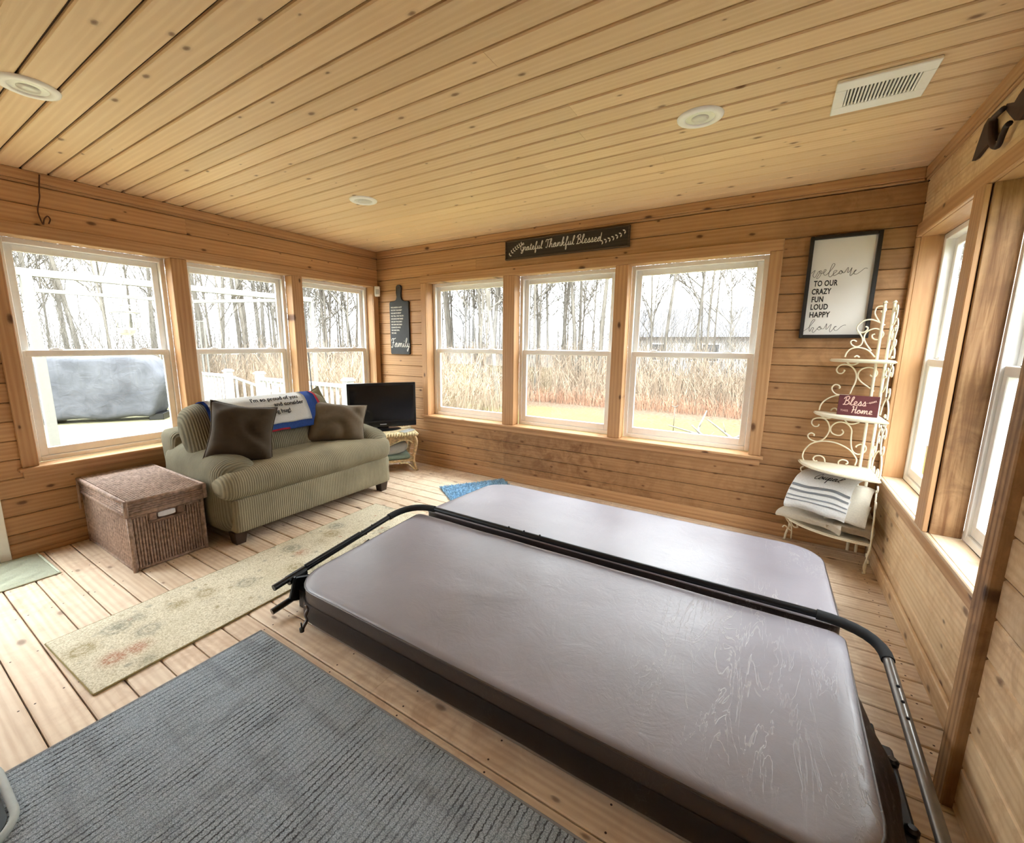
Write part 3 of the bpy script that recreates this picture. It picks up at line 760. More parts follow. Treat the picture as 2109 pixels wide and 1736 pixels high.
blue_f = plain('blue_fleece', (58,92,170), .95, var=.25, scale=200, bstr=.4)
red_f = plain('red_fleece', (196,52,66), .95, var=.2, scale=200, bstr=.4)
cream_f = plain('white_fleece', (246,245,240), .95, var=.06, scale=150, bstr=.3)
obj('blanket_field', tb_strip(-.46,.43,.0,1,.012), blue_f, tb, smooth=True)
obj('red_border', tb_strip(.425,.45,.0,1,.012), red_f, tb, smooth=True)
obj('red_border', tb_strip(-.46,.12,-.0,.03,.0145), red_f, tb, smooth=True)
pn = obj('white_panel', tb_strip(-.44,.33,.12,.95,.016), cream_f, tb, smooth=True)
ink = plain('dark_print', (38,36,40), .8); ink2 = plain('grey_print', (120,120,122), .8)
for ln, t, y_ in (("I'm so proud of you", .50, .255), ('and consider', .385, .285), ('big hug!', .27, .15)):
    x, z = tb_prof(t); x2, z2 = tb_prof(t+.06)
    up = Vector((x2-x, 0, z2-z)).normalized(); rt_ = Vector((0,1,0)); nn = rt_.cross(up)
    m = Matrix(((rt_.x,up.x,nn.x,x+.030),(rt_.y,up.y,nn.y,y_+.05*t),(rt_.z,up.z,nn.z,z+.024),(0,0,0,1)))
    obj('lettering', text_mesh(ln, .05, 'RIGHT', .0015, bold=.0008), ink, pn, mtx=m, kind='stuff')

# ------------------------------------------------------------------ wicker chest
def wicker(name, rgb, sc=1.0):
    m = NT(name); v = m.coord(); c = lin(rgb); n = m.noise(v, 45, 3); n2 = m.noise(v, 5, 3)
    cc = m.ramp(n, [(.3, tuple(x*.55 for x in c)), (.75, tuple(min(1,x*1.25) for x in c))])
    cc = m.mix(1, cc, m.ramp(n2, [(.3, .8), (.7, 1.1)]), 'MULTIPLY')
    w = m.wave(v, 40*sc, .4, 'Z', 2)
    return m.out(cc, .6, w, .25, .003, spec=.3)
wick = wicker('brown_wicker', (172,146,130)); wick_d = wicker('dark_wicker', (140,112,96))
ch = thing('wicker_chest', 'brown wicker storage chest with lid beside the sofa', 'chest', (.467,-2.615,0))
cxh, cyh = .405, .205
bm = newbox(-cxh+.012, cxh-.012, -cyh+.012, cyh-.012, .006, .37); bd = obj('body', bm, wick_d, ch)
bm = bmesh.new(); r_ = .0065
def wavy(p, q, amp, nrm, n=16, ph=0):
    P, Q = Vector(p), Vector(q); return [P.lerp(Q, i/n)+Vector(nrm)*amp*math.sin(i*math.pi+ph+.5*math.pi) for i in range(n+1)]
i = 0; xx = -cxh+.02
while xx < cxh-.015:
    for s in (-1, 1): tube(bm, wavy((xx, s*(cyh-.01), .012), (xx, s*(cyh-.01), .355), .0009, (0,s,0), 14, i*math.pi), r_, 4, cap=False)
    xx += .0155; i += 1
yy = -cyh+.02
while yy < cyh-.015:
    for s in (-1, 1):
        if s == 1 and abs(yy) < .062: tube(bm, wavy((s*(cxh-.01), yy, .012), (s*(cxh-.01), yy, .295), .0009, (s,0,0), 12, i*math.pi), r_, 4, cap=False)
        else: tube(bm, wavy((s*(cxh-.01), yy, .012), (s*(cxh-.01), yy, .355), .0009, (s,0,0), 14, i*math.pi), r_, 4, cap=False)
    yy += .0155; i += 1
obj('reed_weave', bm, wick, ch, smooth=True, kind='stuff')
bm = bmesh.new()
for sx in (-1,1):
    for sy in (-1,1): tube(bm, [(sx*(cxh-.008), sy*(cyh-.008), .0), (sx*(cxh-.008), sy*(cyh-.008), .37)], .012, 8)
for z in (.012, .345): tube(bm, [(-cxh+.008,-cyh+.008,z),(cxh-.008,-cyh+.008,z),(cxh-.008,cyh-.008,z),(-cxh+.008,cyh-.008,z)], .010, 8, closed=True)
obj('corner_binding', bm, wick, bd, smooth=True)
lx, ly = .432, .219
bm = newbox(-lx+.01, lx-.01, -ly+.01, ly-.01, .365, .455); lid = obj('lid', bm, wick_d, ch)
bm = bmesh.new()
for z in (.372, .452): tube(bm, [(-lx+.008,-ly+.008,z),(lx-.008,-ly+.008,z),(lx-.008,ly-.008,z),(-lx+.008,ly-.008,z)], .013, 8, closed=True)
for sx in (-1,1):
    for sy in (-1,1): tube(bm, [(sx*(lx-.008), sy*(ly-.008), .365), (sx*(lx-.008), sy*(ly-.008), .458)], .013, 8)
obj('lid_binding', bm, wick, lid, smooth=True)
bm = bmesh.new(); i = 0; xx = -lx+.025
while xx < lx-.02:
    tube(bm, wavy((xx,-ly+.02,.4555),(xx,ly-.02,.4555),.0025,(0,0,1),26,i*math.pi), .0068, 4, cap=False); xx += .0148; i += 1
for z in (.39,.405,.42,.435):
    for s in (-1,1):
        tube(bm, wavy((-lx+.015,s*(ly-.008),z),(lx-.015,s*(ly-.008),z),.003,(0,s,0),40,i*math.pi), .006, 4, cap=False); 
        tube(bm, wavy((s*(lx-.008),-ly+.015,z),(s*(lx-.008),ly-.015,z),.003,(s,0,0),22,i*math.pi), .006, 4, cap=False); i += 1
obj('lid_weave', bm, wick, lid, smooth=True, kind='stuff')
bm = rbox(.012, .095, .036, .006, 6)
for v in bm.verts: v.co.z *= (1-.25*(abs(v.co.y)/.0475)**4)
hs = obj('handle_slot', bm, plain('white_lining', (225,225,232), .8), ch, loc=(cxh-.004, -.005, .325), smooth=True)
bm = bmesh.new()
for s in (-1,1): box(bm, -.007,.010, s*.075-.022, s*.075+.022, -.026, .028, .006)
tube(bm, [(.0,-.10,-.032),(.006,-.05,-.034),(.006,.05,-.034),(.0,.10,-.032)], .009, 6); tube(bm, [(.0,-.10,.032),(.006,0,.030),(.0,.10,.032)], .009, 6)
obj('handle_binding', bm, wick_d, hs, smooth=True, ang=40)
bm = newbox(-.40,-.375,-ly-.012,-ly,.33,.42,.003); box(bm, -.395,-.38,-ly-.016,-ly-.004,.25,.335,.003); obj('latch_strap', bm, plain('pale_leather', (170,140,118), .7), ch)

# ------------------------------------------------------------------ television corner
straw = wicker('straw_wicker', (214,184,140), 1.4); straw_l = wicker('pale_straw_wicker', (232,212,168), 1.4)
S0 = Vector((.475,-.425,0)); SA = R(54)
ts = thing('wicker_tv_stand', 'straw coloured wicker stand in the corner under the television', 'stand', S0, SA)
sw, sd = .325, .20
bm = newbox(-sw, sw, -sd, sd, .405, .435, .008); tp = obj('top', bm, straw_l, ts)
bm = bmesh.new()
per = [(-sw,-sd),(sw,-sd),(sw,sd),(-sw,sd)]
for k in range(4):
    a, b = Vector((*per[k],.418)), Vector((*per[(k+1) % 4],.418)); n = int((b-a).length/.028)
    for q in range(n):
        p = a.lerp(b, (q+.5)/n); d = (b-a).normalized()
        out_ = Vector((d.y,-d.x,0))
        tube(bm, [p-Vector((0,0,.022))-d*.006+out_*.004, p+out_*.016-Vector((0,0,.004)), p+Vector((0,0,.020))+d*.006-out_*.012], [.006,.0125,.006], 6)
obj('braided_edge', bm, straw_l, tp, smooth=True)
for sx in (-1,1):
    for sy in (-1,1):
        P = [(sx*(sw-.03), sy*(sd-.03), .405), (sx*(sw-.005), sy*(sd-.01), .33), (sx*(sw-.02), sy*(sd-.02), .22), (sx*(sw-.035), sy*(sd-.03), .12), (sx*(sw+.0), sy*(sd-.0), .0)]
        bm = bmesh.new(); pts = crom(P, 8); n = len(pts)
        tube(bm, pts, [(.022-.009*(i/n))*(1+.07*(i % 2)) for i in range(n)], 8); obj('leg', bm, straw, ts, smooth=True)
def apron(half, y, axis):
    bm = bmesh.new(); N = 20
    for k in range(N):
        a, b = -half+2*half*k/N, -half+2*half*(k+1)/N
        f = lambda q: .405-(.035+.065*math.exp(-(q/(half*.42))**2)+.05*(abs(q)/half)**6)
        for z0, z1 in (((f(a)+f(b))/2, .405),):
            if axis == 'x': box(bm, a, b-.0015, y-.006, y+.006, z0, z1)
            else: box(bm, y-.006, y+.006, a, b-.0015, z0, z1)
    return bm
for s in (-1,1):
    obj('apron', apron(sw-.04, s*(sd-.02), 'x'), straw, ts); obj('apron', apron(sd-.04, s*(sw-.02), 'y'), straw, ts)
    bm = bmesh.new(); f = lambda q, h: .40-(.035+.065*math.exp(-(q/(h*.42))**2)+.05*(abs(q)/h)**6)
    tube(bm, [(q, s*(sd-.014), f(q, sw-.04)) for q in [(-1+2*i/20)*(sw-.04) for i in range(21)]], .009, 6); obj('apron_trim', bm, straw_l, ts, smooth=True)
bm = newbox(-sw+.02, sw-.02, -sd+.02, sd-.02, .105, .13, .008); obj('lower_shelf', bm, straw, ts)
for sx in (-1,1):
    bm = bmesh.new(); tube(bm, crom([(sx*.14,-sd+.02,.10),(sx*.22,-sd+.02,.09),(sx*(sw-.04),-sd+.01,.03),(sx*(sw-.01),-sd,.006)], 6), .008, 6); obj('brace', bm, straw_l, ts, smooth=True)
MS = Matrix.Translation(S0) @ Matrix.Rotation(SA, 4, 'Z')
def on_stand(p): return MS @ Vector(p)
bm = rbox(.44,.30,.055,.024,8,bulge=(0,0,.006),nz=.004)
o = obj('folded_blanket', bm, plain('grey_green_fleece', (132,150,138), .95, var=.1, scale=150, bstr=.3), loc=on_stand((.04,-.01,.158)), rot=(0,0,SA), smooth=True); tag(o, 'grey green folded blanket on the lower shelf of the wicker stand', 'blanket')
bm = rbox(.40,.28,.12,.055,8,bulge=(0,0,.01),nz=.012)
for v in bm.verts: v.co.z += .03*(v.co.x/.2)
o = obj('folded_cushion', bm, plain('pale_grey_fabric', (176,178,176), .95, var=.06, scale=100, bstr=.2), loc=on_stand((.04,-.01,.245)), rot=(0,0,SA), smooth=True); tag(o, 'pale grey folded cushion stacked on the green blanket', 'cushion')
tv = thing('television', 'black flat screen television on the wicker stand', 'television', (.415,-.375,.436), SA)
bm = newbox(-.37,.37,-.022,.03,.03,.525,.008,2); body = obj('casing', bm, black_plastic, tv)
bm = newbox(-.20,.20,.0,.07,.12,.42,.02,2); obj('rear_housing', bm, black_plastic, tv)
scr_m = NT('dark_screen').out((.004,.004,.005), .12, spec=.5)
obj('screen', newbox(-.343,.343,-.0235,-.021,.105,.495), scr_m, tv)
obj('lower_bezel', newbox(-.368,.368,-.026,-.02,.034,.088,.002), plain('gloss_black', (14,14,16), .2), tv)
obj('badge', newbox(-.036,.036,-.0268,-.0255,.058,.067,.0004), plain('silver_print', (170,170,172), .4), tv)
bm = newbox(-.06,.06,-.01,.04,.012,.06,.006); obj('neck', bm, black_plastic, tv)
bm = bmesh.new(); lathe(bm, [(.19,0),(.20,.004),(.185,.012),(.03,.018)], 32); bmesh.ops.scale(bm, vec=(1,.62,1), verts=bm.verts); obj('stand_base', bm, black_plastic, tv, smooth=True, ang=40)
bm = bmesh.new(); grid(bm, 6, 6, lambda u, v: ((u-.5)*.15, (v-.5)*.11, .004+.012*u*u)); bmesh.ops.solidify(bm, geom=bm.faces[:], thickness=.003)
o = obj('folded_papers', bm, plain('pale_paper', (206,208,206), .7), loc=on_stand((.235,-.125,.438)), rot=(0,0,SA+.5), smooth=True, ang=40); tag(o, 'pale folded papers beside the television base', 'papers')
bm = newbox(-.06,.06,-.025,.025,0,.018,.004); 
for k in range(3): box(bm, -.04+k*.03,-.025+k*.03,-.012,.012,.018,.0205,.001)
o = obj('remote_control', bm, plain('grey_remote', (128,124,112), .5), loc=on_stand((-.155,-.14,.436)), rot=(0,0,SA+.15)); tag(o, 'small grey remote control lying at the front of the wicker stand', 'remote')
bm = bmesh.new(); tube(bm, crom([(.24,-.05,.006),(.27,-.09,.012),(.30,-.075,.006),(.275,-.05,.014),(.30,-.12,.006)], 6), .004, 5)
o = obj('cable_coil', bm, black_plastic, loc=on_stand((0,0,.436)), rot=(0,0,SA), smooth=True); tag(o, 'short black cable coil at the corner of the wicker stand top', 'cable')

# ------------------------------------------------------------------ wall pieces
def on_wall(name, label, cat, M, u, v, w=.0):
    e = bpy.data.objects.new(name, None); link(e); e.matrix_world = M @ Matrix.Translation((u, v, w)); return tag(e, label, cat)
def poly(bm, pts, z0, z1):
    A = [bm.verts.new((x,y,z0)) for x, y in pts]; B = [bm.verts.new((x,y,z1)) for x, y in pts]
    bm.faces.new(A[::-1]); bm.faces.new(B)
    for i in range(len(pts)): j = (i+1) % len(pts); bm.faces.new((A[i],A[j],B[j],B[i]))
    bmesh.ops.recalc_face_normals(bm, faces=bm.faces); return bm
white_ink = plain('white_paint', (232,230,224), .7); black_ink = plain('black_paint', (30,28,28), .7)
chalk = plain('charcoal_board', (44,44,47), .6, var=.2, scale=14)
e = on_wall('cutting_board_sign', 'charcoal cutting board sign with family lettering in the corner', 'sign', MB, .360, 1.265, .001)
half = [(.0,0),(.140,0),(.152,.012),(.152,.585),(.140,.6),(.075,.603),(.045,.62),(.034,.65),(.033,.69),(.04,.73),(.041,.752),(.032,.772),(.016,.782),(0,.784)]
outl = half + [(-x, y) for x, y in half[-2:0:-1]]
bm = poly(bmesh.new(), outl, 0, .02); bmesh.ops.bevel(bm, geom=[ed for ed in bm.edges if abs(ed.verts[0].co.z-.02)<1e-5 and abs(ed.verts[1].co.z-.02)<1e-5], offset=.003, segments=1, affect='EDGES')
obj('board', bm, chalk, e)
bm = bmesh.new(); lathe(bm, [(.012,0),(.012,.0006)], 14, (0,.752,.0199)); obj('hanging_hole', bm, sub_dark, e)
bm = bmesh.new(); tube(bm, crom([(-.028,.66,.02),(-.034,.70,.022),(-.03,.75,.021)], 5), .004, 5); obj('worn_edge', bm, plain('worn_wood', (150,130,110), .7), e, smooth=True)
for k, ln in enumerate(('WE LAUGH A LOT','WE TRY OUR BEST','WE ARE PATIENT','WE TELL THE TRUTH','WE MAKE MISTAKES','WE SAY I\'M SORRY','WE GIVE SECOND','CHANCES AND','WE ARE REAL.','WE ARE')):
    obj('lettering', text_mesh(ln, .0225, 'LEFT', .0006, .93, .0006), white_ink, e, loc=(-.128, .527-.0322*k, .0206))
bm, wl = hand('Family', .046, .0042, .12); obj('lettering', bm, white_ink, e, loc=(-.138,.085,.0206), smooth=True)
e = on_wall('long_wooden_sign', 'long dark wooden sign with white script above the back windows', 'sign', MB, 1.788, 2.180, .001)
signw = wood('blackened_wood', (60,52,44), (44,38,32), (24,20,18), .6, .3, spread=.05)
obj('board', newbox(0,1.175,0,.168,0,.016,.002), signw, e)
bm = bmesh.new(); ring(bm, 0, 1.175, 0, .168, .012, .016, .026); obj('frame', bm, wood('dark_frame_wood', (92,76,60), (66,52,40), (40,30,22), .6, 0, spread=.05), e)
for wd_, xh, xo in (('Grateful', .030, 0), ('Thankful', .033, .262), ('Blessed', .033, .558)):
    bm, _ = hand(wd_, xh, .0034, .1); obj('lettering', bm, white_ink, e, loc=(.158+xo,.070,.0166), smooth=True)
bm = bmesh.new()
def leaf(bm, x, y, a, L_, w_):
    d = Vector((math.cos(a), math.sin(a), 0)); n = Vector((-d.y, d.x, 0)); p = Vector((x,y,0))
    poly(bm, [(q.x,q.y) for q in (p, p+d*L_*.5-n*w_, p+d*L_, p+d*L_*.5+n*w_)], .016, .0175)
for k in range(7):
    x, y = .045+.021*k, .04+.085*(k/6)**.7
    for s in (.9,-.9): leaf(bm, x, y, .7+s, .026, .006)
    x, y = 1.14-.031*k, .125-.06*(k/6)**.6
    for s in (.8,-.8): leaf(bm, x, y, 3.9+s-.3, .028, .006)
obj('painted_leaves', bm, white_ink, e)
e = on_wall('framed_welcome_sign', 'white canvas welcome sign in a black frame', 'sign', MB, 4.168, 1.447, .001)
fw, fh = .366, .658
bm = bmesh.new(); ring(bm, 0, fw, 0, fh, .022, 0, .034); obj('frame', bm, plain('black_frame', (26,22,20), .45), e)
obj('canvas', newbox(.022,fw-.022,.022,fh-.022,.002,.012), plain('white_canvas', (226,223,218), .85, var=.02, scale=300, bstr=.1), e)
def trace(pts, ox, oy, sc): 
    out = []
    for a, b in pts:
        p = ony(ox+a/sc, oy+b/sc, -.014); out.append((p.x-4.168, p.z-1.447, .0128))
    return out
wel = [(232,630),(295,580),(260,660),(290,690),(345,600),(370,610),(315,705),(355,690),(400,600),(365,590),(380,625),(430,615),(465,575),(440,570),(425,630),(455,655),(520,600),(600,495),(570,480),(520,590),(505,660),(530,680),(575,640),(635,585),(590,590),(575,650),(610,655),(660,620),(690,580),(665,620),(690,635),(720,600),(695,580),(740,620),(810,530),(800,610),(825,600),(870,535),(835,640),(850,660),(900,610),(935,570),(905,590),(900,630),(940,635),(1010,590),(1070,545),(1112,548)]
hom = [(110,1525),(190,1470),(270,1380),(290,1350),(255,1355),(205,1450),(205,1530),(245,1470),(270,1480),(245,1530),(275,1540),(330,1480),(375,1450),(330,1480),(345,1505),(385,1490),(375,1455),(350,1460),(420,1490),(475,1405),(460,1490),(480,1485),(545,1415),(515,1510),(530,1535),(590,1470),(625,1450),(590,1460),(590,1505),(630,1510),(700,1450),(750,1430),(772,1432)]
for pts in (wel, hom):
    bm = bmesh.new(); tube(bm, crom(trace(pts,1640,480,7.55), 4), .0013, 5, flat=Vector((0,0,1))); obj('lettering', bm, plain('grey_ink', (70,68,66), .7) if 'grey_ink' not in MATS else MATS['grey_ink'], e, smooth=True)
for ln, (a, b), (c_, d_) in (('TO OUR',(268,830),(640,815)),('CRAZY',(235,955),(537,943)),('FUN',(230,1075),(415,1065)),('LOUD',(213,1192),(485,1186)),('HAPPY',(195,1312),(518,1307))):
    p, q = ony(1640+a/7.55, 480+b/7.55, -.014), ony(1640+c_/7.55, 480+d_/7.55, -.014)
    me = text_mesh(ln, .05, 'LEFT', .0005, 1.08, .0014)
    wdt = max(v.co.x for v in me.vertices); sx = (q.x-p.x)/wdt
    for v in me.vertices: v.co.x *= sx
    obj('lettering', me, black_ink, e, loc=(p.x-4.168, p.z-1.447, .0126))
# motion sensor in the corner
sp = Vector((.048,-.048,1.99))
ms = thing('motion_sensor', 'small white motion sensor high in the wall corner', 'sensor', sp, R(45))
bm = rbox(.062,.045,.115,.008,4); obj('housing', bm, white_vinyl, ms, smooth=True, ang=50)
bm = rbox(.042,.02,.06,.008,4); obj('lens', bm, plain('sensor_lens', (200,200,198), .3), ms, loc=(0,-.016,-.005), smooth=True, ang=50)
# ceiling fixtures
for k, (x, y_, lab) in enumerate(((1.305,-3.045,'recessed white ceiling light nearest the hanging wire'),(1.355,-1.338,'recessed white ceiling light above the sofa'),(3.636,-1.315,'recessed white ceiling light next to the air vent'))):
    t = thing('recessed_light', lab, 'ceiling light', (x, y_, H), group='recessed ceiling lights')
    bm = bmesh.new(); prof = [(.062,-.004),(.066,-.010),(.085,-.011),(.098,-.006),(.100,.0)]
    rings = [[bm.verts.new((a*math.cos(2*math.pi*i/32), a*math.sin(2*math.pi*i/32), z)) for i in range(32)] for a, z in prof]
    for A, B in zip(rings, rings[1:]):
        for i in range(32): bm.faces.new((A[i],B[i],B[(i+1)%32],A[(i+1)%32]))
    bmesh.ops.recalc_face_normals(bm, faces=bm.faces)
    obj('trim_ring', bm, white_metal, t, smooth=True, ang=60)
    bm = bmesh.new(); lathe(bm, [(.064,-.003),(.064,-.005),(.05,-.0065)], 32); obj('reflector', bm, plain('brushed_reflector', (214,212,206), .3, metal=.1), t, smooth=True, ang=40)
    bm = bmesh.new(); lathe(bm, [(.038,-.006),(.036,-.009),(.015,-.011)], 24); obj('bulb_face', bm, plain('frosted_bulb', (214,212,205), .3), t, smooth=True, ang=60)
vt = thing('air_vent', 'white slotted air vent in the pine ceiling', 'vent', (4.293,-1.184,H))
bm = bmesh.new(); a, b, ia, ib = .153, .145, .115, .075
box(bm,-a,a,-b,-ib,-.014,0,.003); box(bm,-a,a,ib,b,-.014,0,.003); box(bm,-a,-ia,-ib,ib,-.014,0,.003); box(bm,ia,a,-ib,ib,-.014,0,.003); obj('face_plate', bm, white_metal, vt)
obj('dark_duct', newbox(-ia,ia,-ib,ib,-.003,-.001), black_plastic, vt)
sl = plank_mesh('slat', .15, .006, .009, .001, white_metal)
for k in range(19):
    obj('slat', sl, None, vt, mtx=Matrix.Translation((-ia+.006+k*.0121, 0, -.002)) @ Matrix.Rotation(math.pi/2,4,'Z') @ Matrix.Rotation(math.pi,4,'X'))
# hanging wire on the left wall
pts = [(430,330),(425,480),(430,560),(410,700),(440,800),(470,855),(480,800),(515,765),(545,800),(530,850)]
P = [onx(a/5.2725, 300+b/5.2725, .026) for a, b in pts]; P[0].z = H-.012
hw = obj('hanging_wire', tube(bmesh.new(), crom(P, 6), .0035, 6), plain('brown_wire', (86,52,34), .6), smooth=True); tag(hw, 'thin brown wire hanging from the crown board by the windows', 'wire')
# rusty iron piece over the right windows
def rw(p): q = onx(1980+p[0]/7.233, 180+p[1]/7.233, W-.012); return (-q.y, q.z)
ri = on_wall('rusty_iron_hook', 'rusty brown iron hook ornament high on the right wall', 'ornament', MR, 0, 0, .002)
rust = plain('rusty_iron', (54,34,28), .7, var=.3, scale=20, bstr=.2)
obj('blade', poly(bmesh.new(), [rw(p) for p in ((165,1100),(230,900),(300,700),(350,560),(410,460),(460,440),(490,480),(490,800),(420,830),(330,930),(230,1060))], 0, .012), rust, ri)
obj('blade', poly(bmesh.new(), [rw(p) for p in ((650,300),(690,240),(800,220),(870,100),(960,-20),(1100,-200),(1100,200),(933,400),(880,490),(800,490),(720,400))], 0, .012), rust, ri)
P = [(*rw(p), .022) for p in ((700,300),(600,390),(520,480),(500,650),(515,800),(560,870),(620,850),(680,700),(740,570),(790,520))]
obj('loop', tube(bmesh.new(), crom(P, 5), .010, 8), rust, ri, smooth=True)
# ------------------------------------------------------------------ corner rack with scrolls
rk = thing('corner_rack', 'cream scrolled iron corner rack with four shelves', 'rack', (4.637,-.055,0))
RKO = Vector((4.637,-.055,0))
def scroll_pts(pts, ox, oy, sc):
    out = []
    for a, b in pts:
        p = ony(ox+a/sc, oy+b/sc, -.075); out.append((p.x-4.637, p.z))
    return out
SCR = [(1640,610,9.136,[[(1570,490),(1500,380),(1480,300),(1520,210),(1620,185),(1690,230),(1670,290),(1610,295),(1595,270)],
 [(1670,545),(1560,490),(1420,440),(1280,460),(1180,530),(1145,610),(1180,670),(1260,680),(1330,640),(1345,590),(1300,570)],
 [(1150,650),(1220,740),(1250,830),(1210,920),(1120,950),(1040,910),(1025,850),(1080,825),(1135,855)],
 [(1410,1030),(1310,890),(1275,790),(1310,690),(1400,630),(1510,610),(1610,650),(1640,720),(1580,800),(1490,815),(1430,780),(1430,730),(1480,710)],
 [(915,1145),(950,1060),(1030,990),(1150,965),(1280,985),(1380,1040),(1480,1145)], [(1090,1145),(1140,1120),(1190,1150)],
 [(950,1235),(1000,1280),(1070,1290),(1140,1270),(1190,1235)],
 [(870*1.1578,1736+100),(1050,1736),(1110,1620),(1130,1500),(1100,1390),(1020,1310),(910,1280),(810,1310),(760,1380),(790,1445),(860,1450),(910,1400),(890,1390)],
 [(1460,1790),(1390,1736),(1230,1620),(1160,1520),(1180,1420),(1260,1360),(1380,1340),(1480,1370),(1525,1440),(1490,1510),(1430,1515),(1385,1480)]]),
 (1640,780,7.891,[[(860,268),(740,262),(650,250),(590,200),(580,140),(630,95),(690,105),(710,140),(690,155)],
 [(370,510),(400,420),(480,340),(600,285),(740,262),(860,290),(960,340),(1050,420),(1100,560)], [(560,520),(590,485),(640,480),(670,520)],
 [(400,600),(460,635),(530,640),(580,630)],
 [(370,735),(350,770),(290,770),(250,720),(270,660),(360,635),(460,650),(520,720),(540,810),(510,900),(440,980),(350,1015),(260,1000),(200,960),(190,910),(240,880),(290,900),(285,930)],
 [(740,825),(765,870),(720,915),(650,915),(580,880),(555,820),(590,750),(680,705),(780,710),(860,760),(900,840),(890,950),(890,1080),(920,1180),(990,1225),(1070,1215),(1130,1160),(1120,1090),(1050,1065),(980,1090),(970,1115)],
 [(120,1325),(100,1250),(140,1150),(230,1060),(350,1020),(500,1015),(640,1040),(760,1090),(870,1160),(940,1240),(980,1320),(950,1410)],
 [(340,1330),(300,1335),(275,1300),(310,1255),(390,1250),(450,1290),(465,1360)], [(680,1390),(690,1340),(750,1315),(820,1335),(835,1370),(800,1390)],
 [(790,670),(840,725),(920,735),(1000,715),(1030,700)]]),
 (1600,930,6.946,[[(420,275),(400,295),(350,270),(345,230),(385,210)], [(420,275),(380,330),(340,400),(300,480)], [(305,480),(260,440),(290,390),(370,400)],
 [(305,480),(240,560),(190,700),(110,910)], [(110,910),(150,980),(200,1050),(210,1130),(200,1250)], [(200,970),(210,1030),(250,1080),(300,1080),(285,1050)], [(80,1080),(110,1055),(145,1080),(200,1130)]])]
for ox, oy, sc, curves in SCR:
    for c in curves:
        q = scroll_pts(c, ox, oy, sc)
        bm = bmesh.new(); tube(bm, crom([(a, -.02, z) for a, z in q], 4), .0047, 6); obj('scroll', bm, cream_metal, rk, smooth=True)
        bm = bmesh.new(); tube(bm, crom([(.0, min(-.005, a*.86), z) for a, z in q], 4), .0047, 6); obj('scroll', bm, cream_metal, rk, smooth=True)
for (dx, dy) in ((-.052,-.022), (-.008,-.026)):
    bm = bmesh.new(); tube(bm, [(dx,dy,.02),(dx,dy,1.655)], .0085, 8); lathe(bm, [(.006,0),(.013,.006),(.006,.018)], 8, (dx,dy,1.655)); obj('upright', bm, cream_metal, rk, smooth=True, ang=50)
for (dx, dy) in ((-.40,-.02), (-.0,-.31)):
    bm = bmesh.new(); tube(bm, crom([(dx,dy,.20),(dx*1.0+.012,dy+.01,.13),(dx*1.0-.004,dy,.05),(dx*1.02,dy*1.03,.012),(dx*1.02-.012,dy*1.03,.008)], 6), .0075, 6); obj('foot', bm, cream_metal, rk, smooth=True)
cream_wood = plain('cream_painted_wood', (240,234,212), .4, var=.03)
for z, ra, rb in ((1.312,.285,.25), (.957,.335,.29), (.607,.385,.335), (.205,.43,.335)):
    pts = [(.006,.008)] + [(-ra*math.sin(a), -rb*math.cos(a)) for a in [k/22*math.pi/2 for k in range(23)]]
    pts = [(.006,-rb)] + pts[1:] + [(-ra,.008),(.006,.008)]
    bm = poly(bmesh.new(), pts[::-1], z-.018, z); bmesh.ops.bevel(bm, geom=[e_ for e_ in bm.edges if abs(e_.verts[0].co.z-e_.verts[1].co.z)<1e-5], offset=.005, segments=2, affect='EDGES')
    obj('shelf', bm, cream_wood, rk)
# small sign on the second shelf
bl, br_ = ony(1727,846,-.20), ony(1806,856,-.20)
sgw = (br_-bl).length*1.0; n_ = Vector((-.16,-.98,.25)).normalized()
xr = Vector((.985,-.17,0)).normalized(); yu = n_.cross(xr).normalized(); xr = yu.cross(n_)
Mz = Matrix(((xr.x,yu.x,n_.x,4.414),(xr.y,yu.y,n_.y,-.165),(xr.z,yu.z,n_.z,.957),(0,0,0,1)))
e = bpy.data.objects.new('block_sign', None); link(e); e.matrix_world = Mz; tag(e, 'small dark red block sign on the second rack shelf', 'sign')
obj('block', newbox(0,.20,0,.132,-.02,.0,.002), plain('maroon_wood', (92,38,42), .6, var=.15, scale=20), e)
pink = plain('pale_pink_paint', (226,190,176), .7)
bm, wl = hand('Bless', .0245, .0026, .1); obj('lettering', bm, pink, e, loc=(.024,.068,.0006), smooth=True)
bm, wl = hand('Home', .021, .0026, .1); obj('lettering', bm, pink, e, loc=(.070,.018,.0006), smooth=True)
obj('lettering', text_mesh('THIS', .018, 'LEFT', .0004, 1.1), pink, e, loc=(.016,.024,.0006))
bm = bmesh.new(); tube(bm, [(.138,.086,.0004),(.162,.090,.0004),(.186,.104,.0004)], .0009, 5)
for k in range(5):
    for s in (.7,-.7): leaf(bm, .152+.007*k, .088+.003*k, .4+s, .009, .0018)
for v in bm.verts: v.co.z = min(v.co.z, .0012) if v.co.z < .01 else v.co.z-.0158
obj('painted_sprig', bm, pink, e)
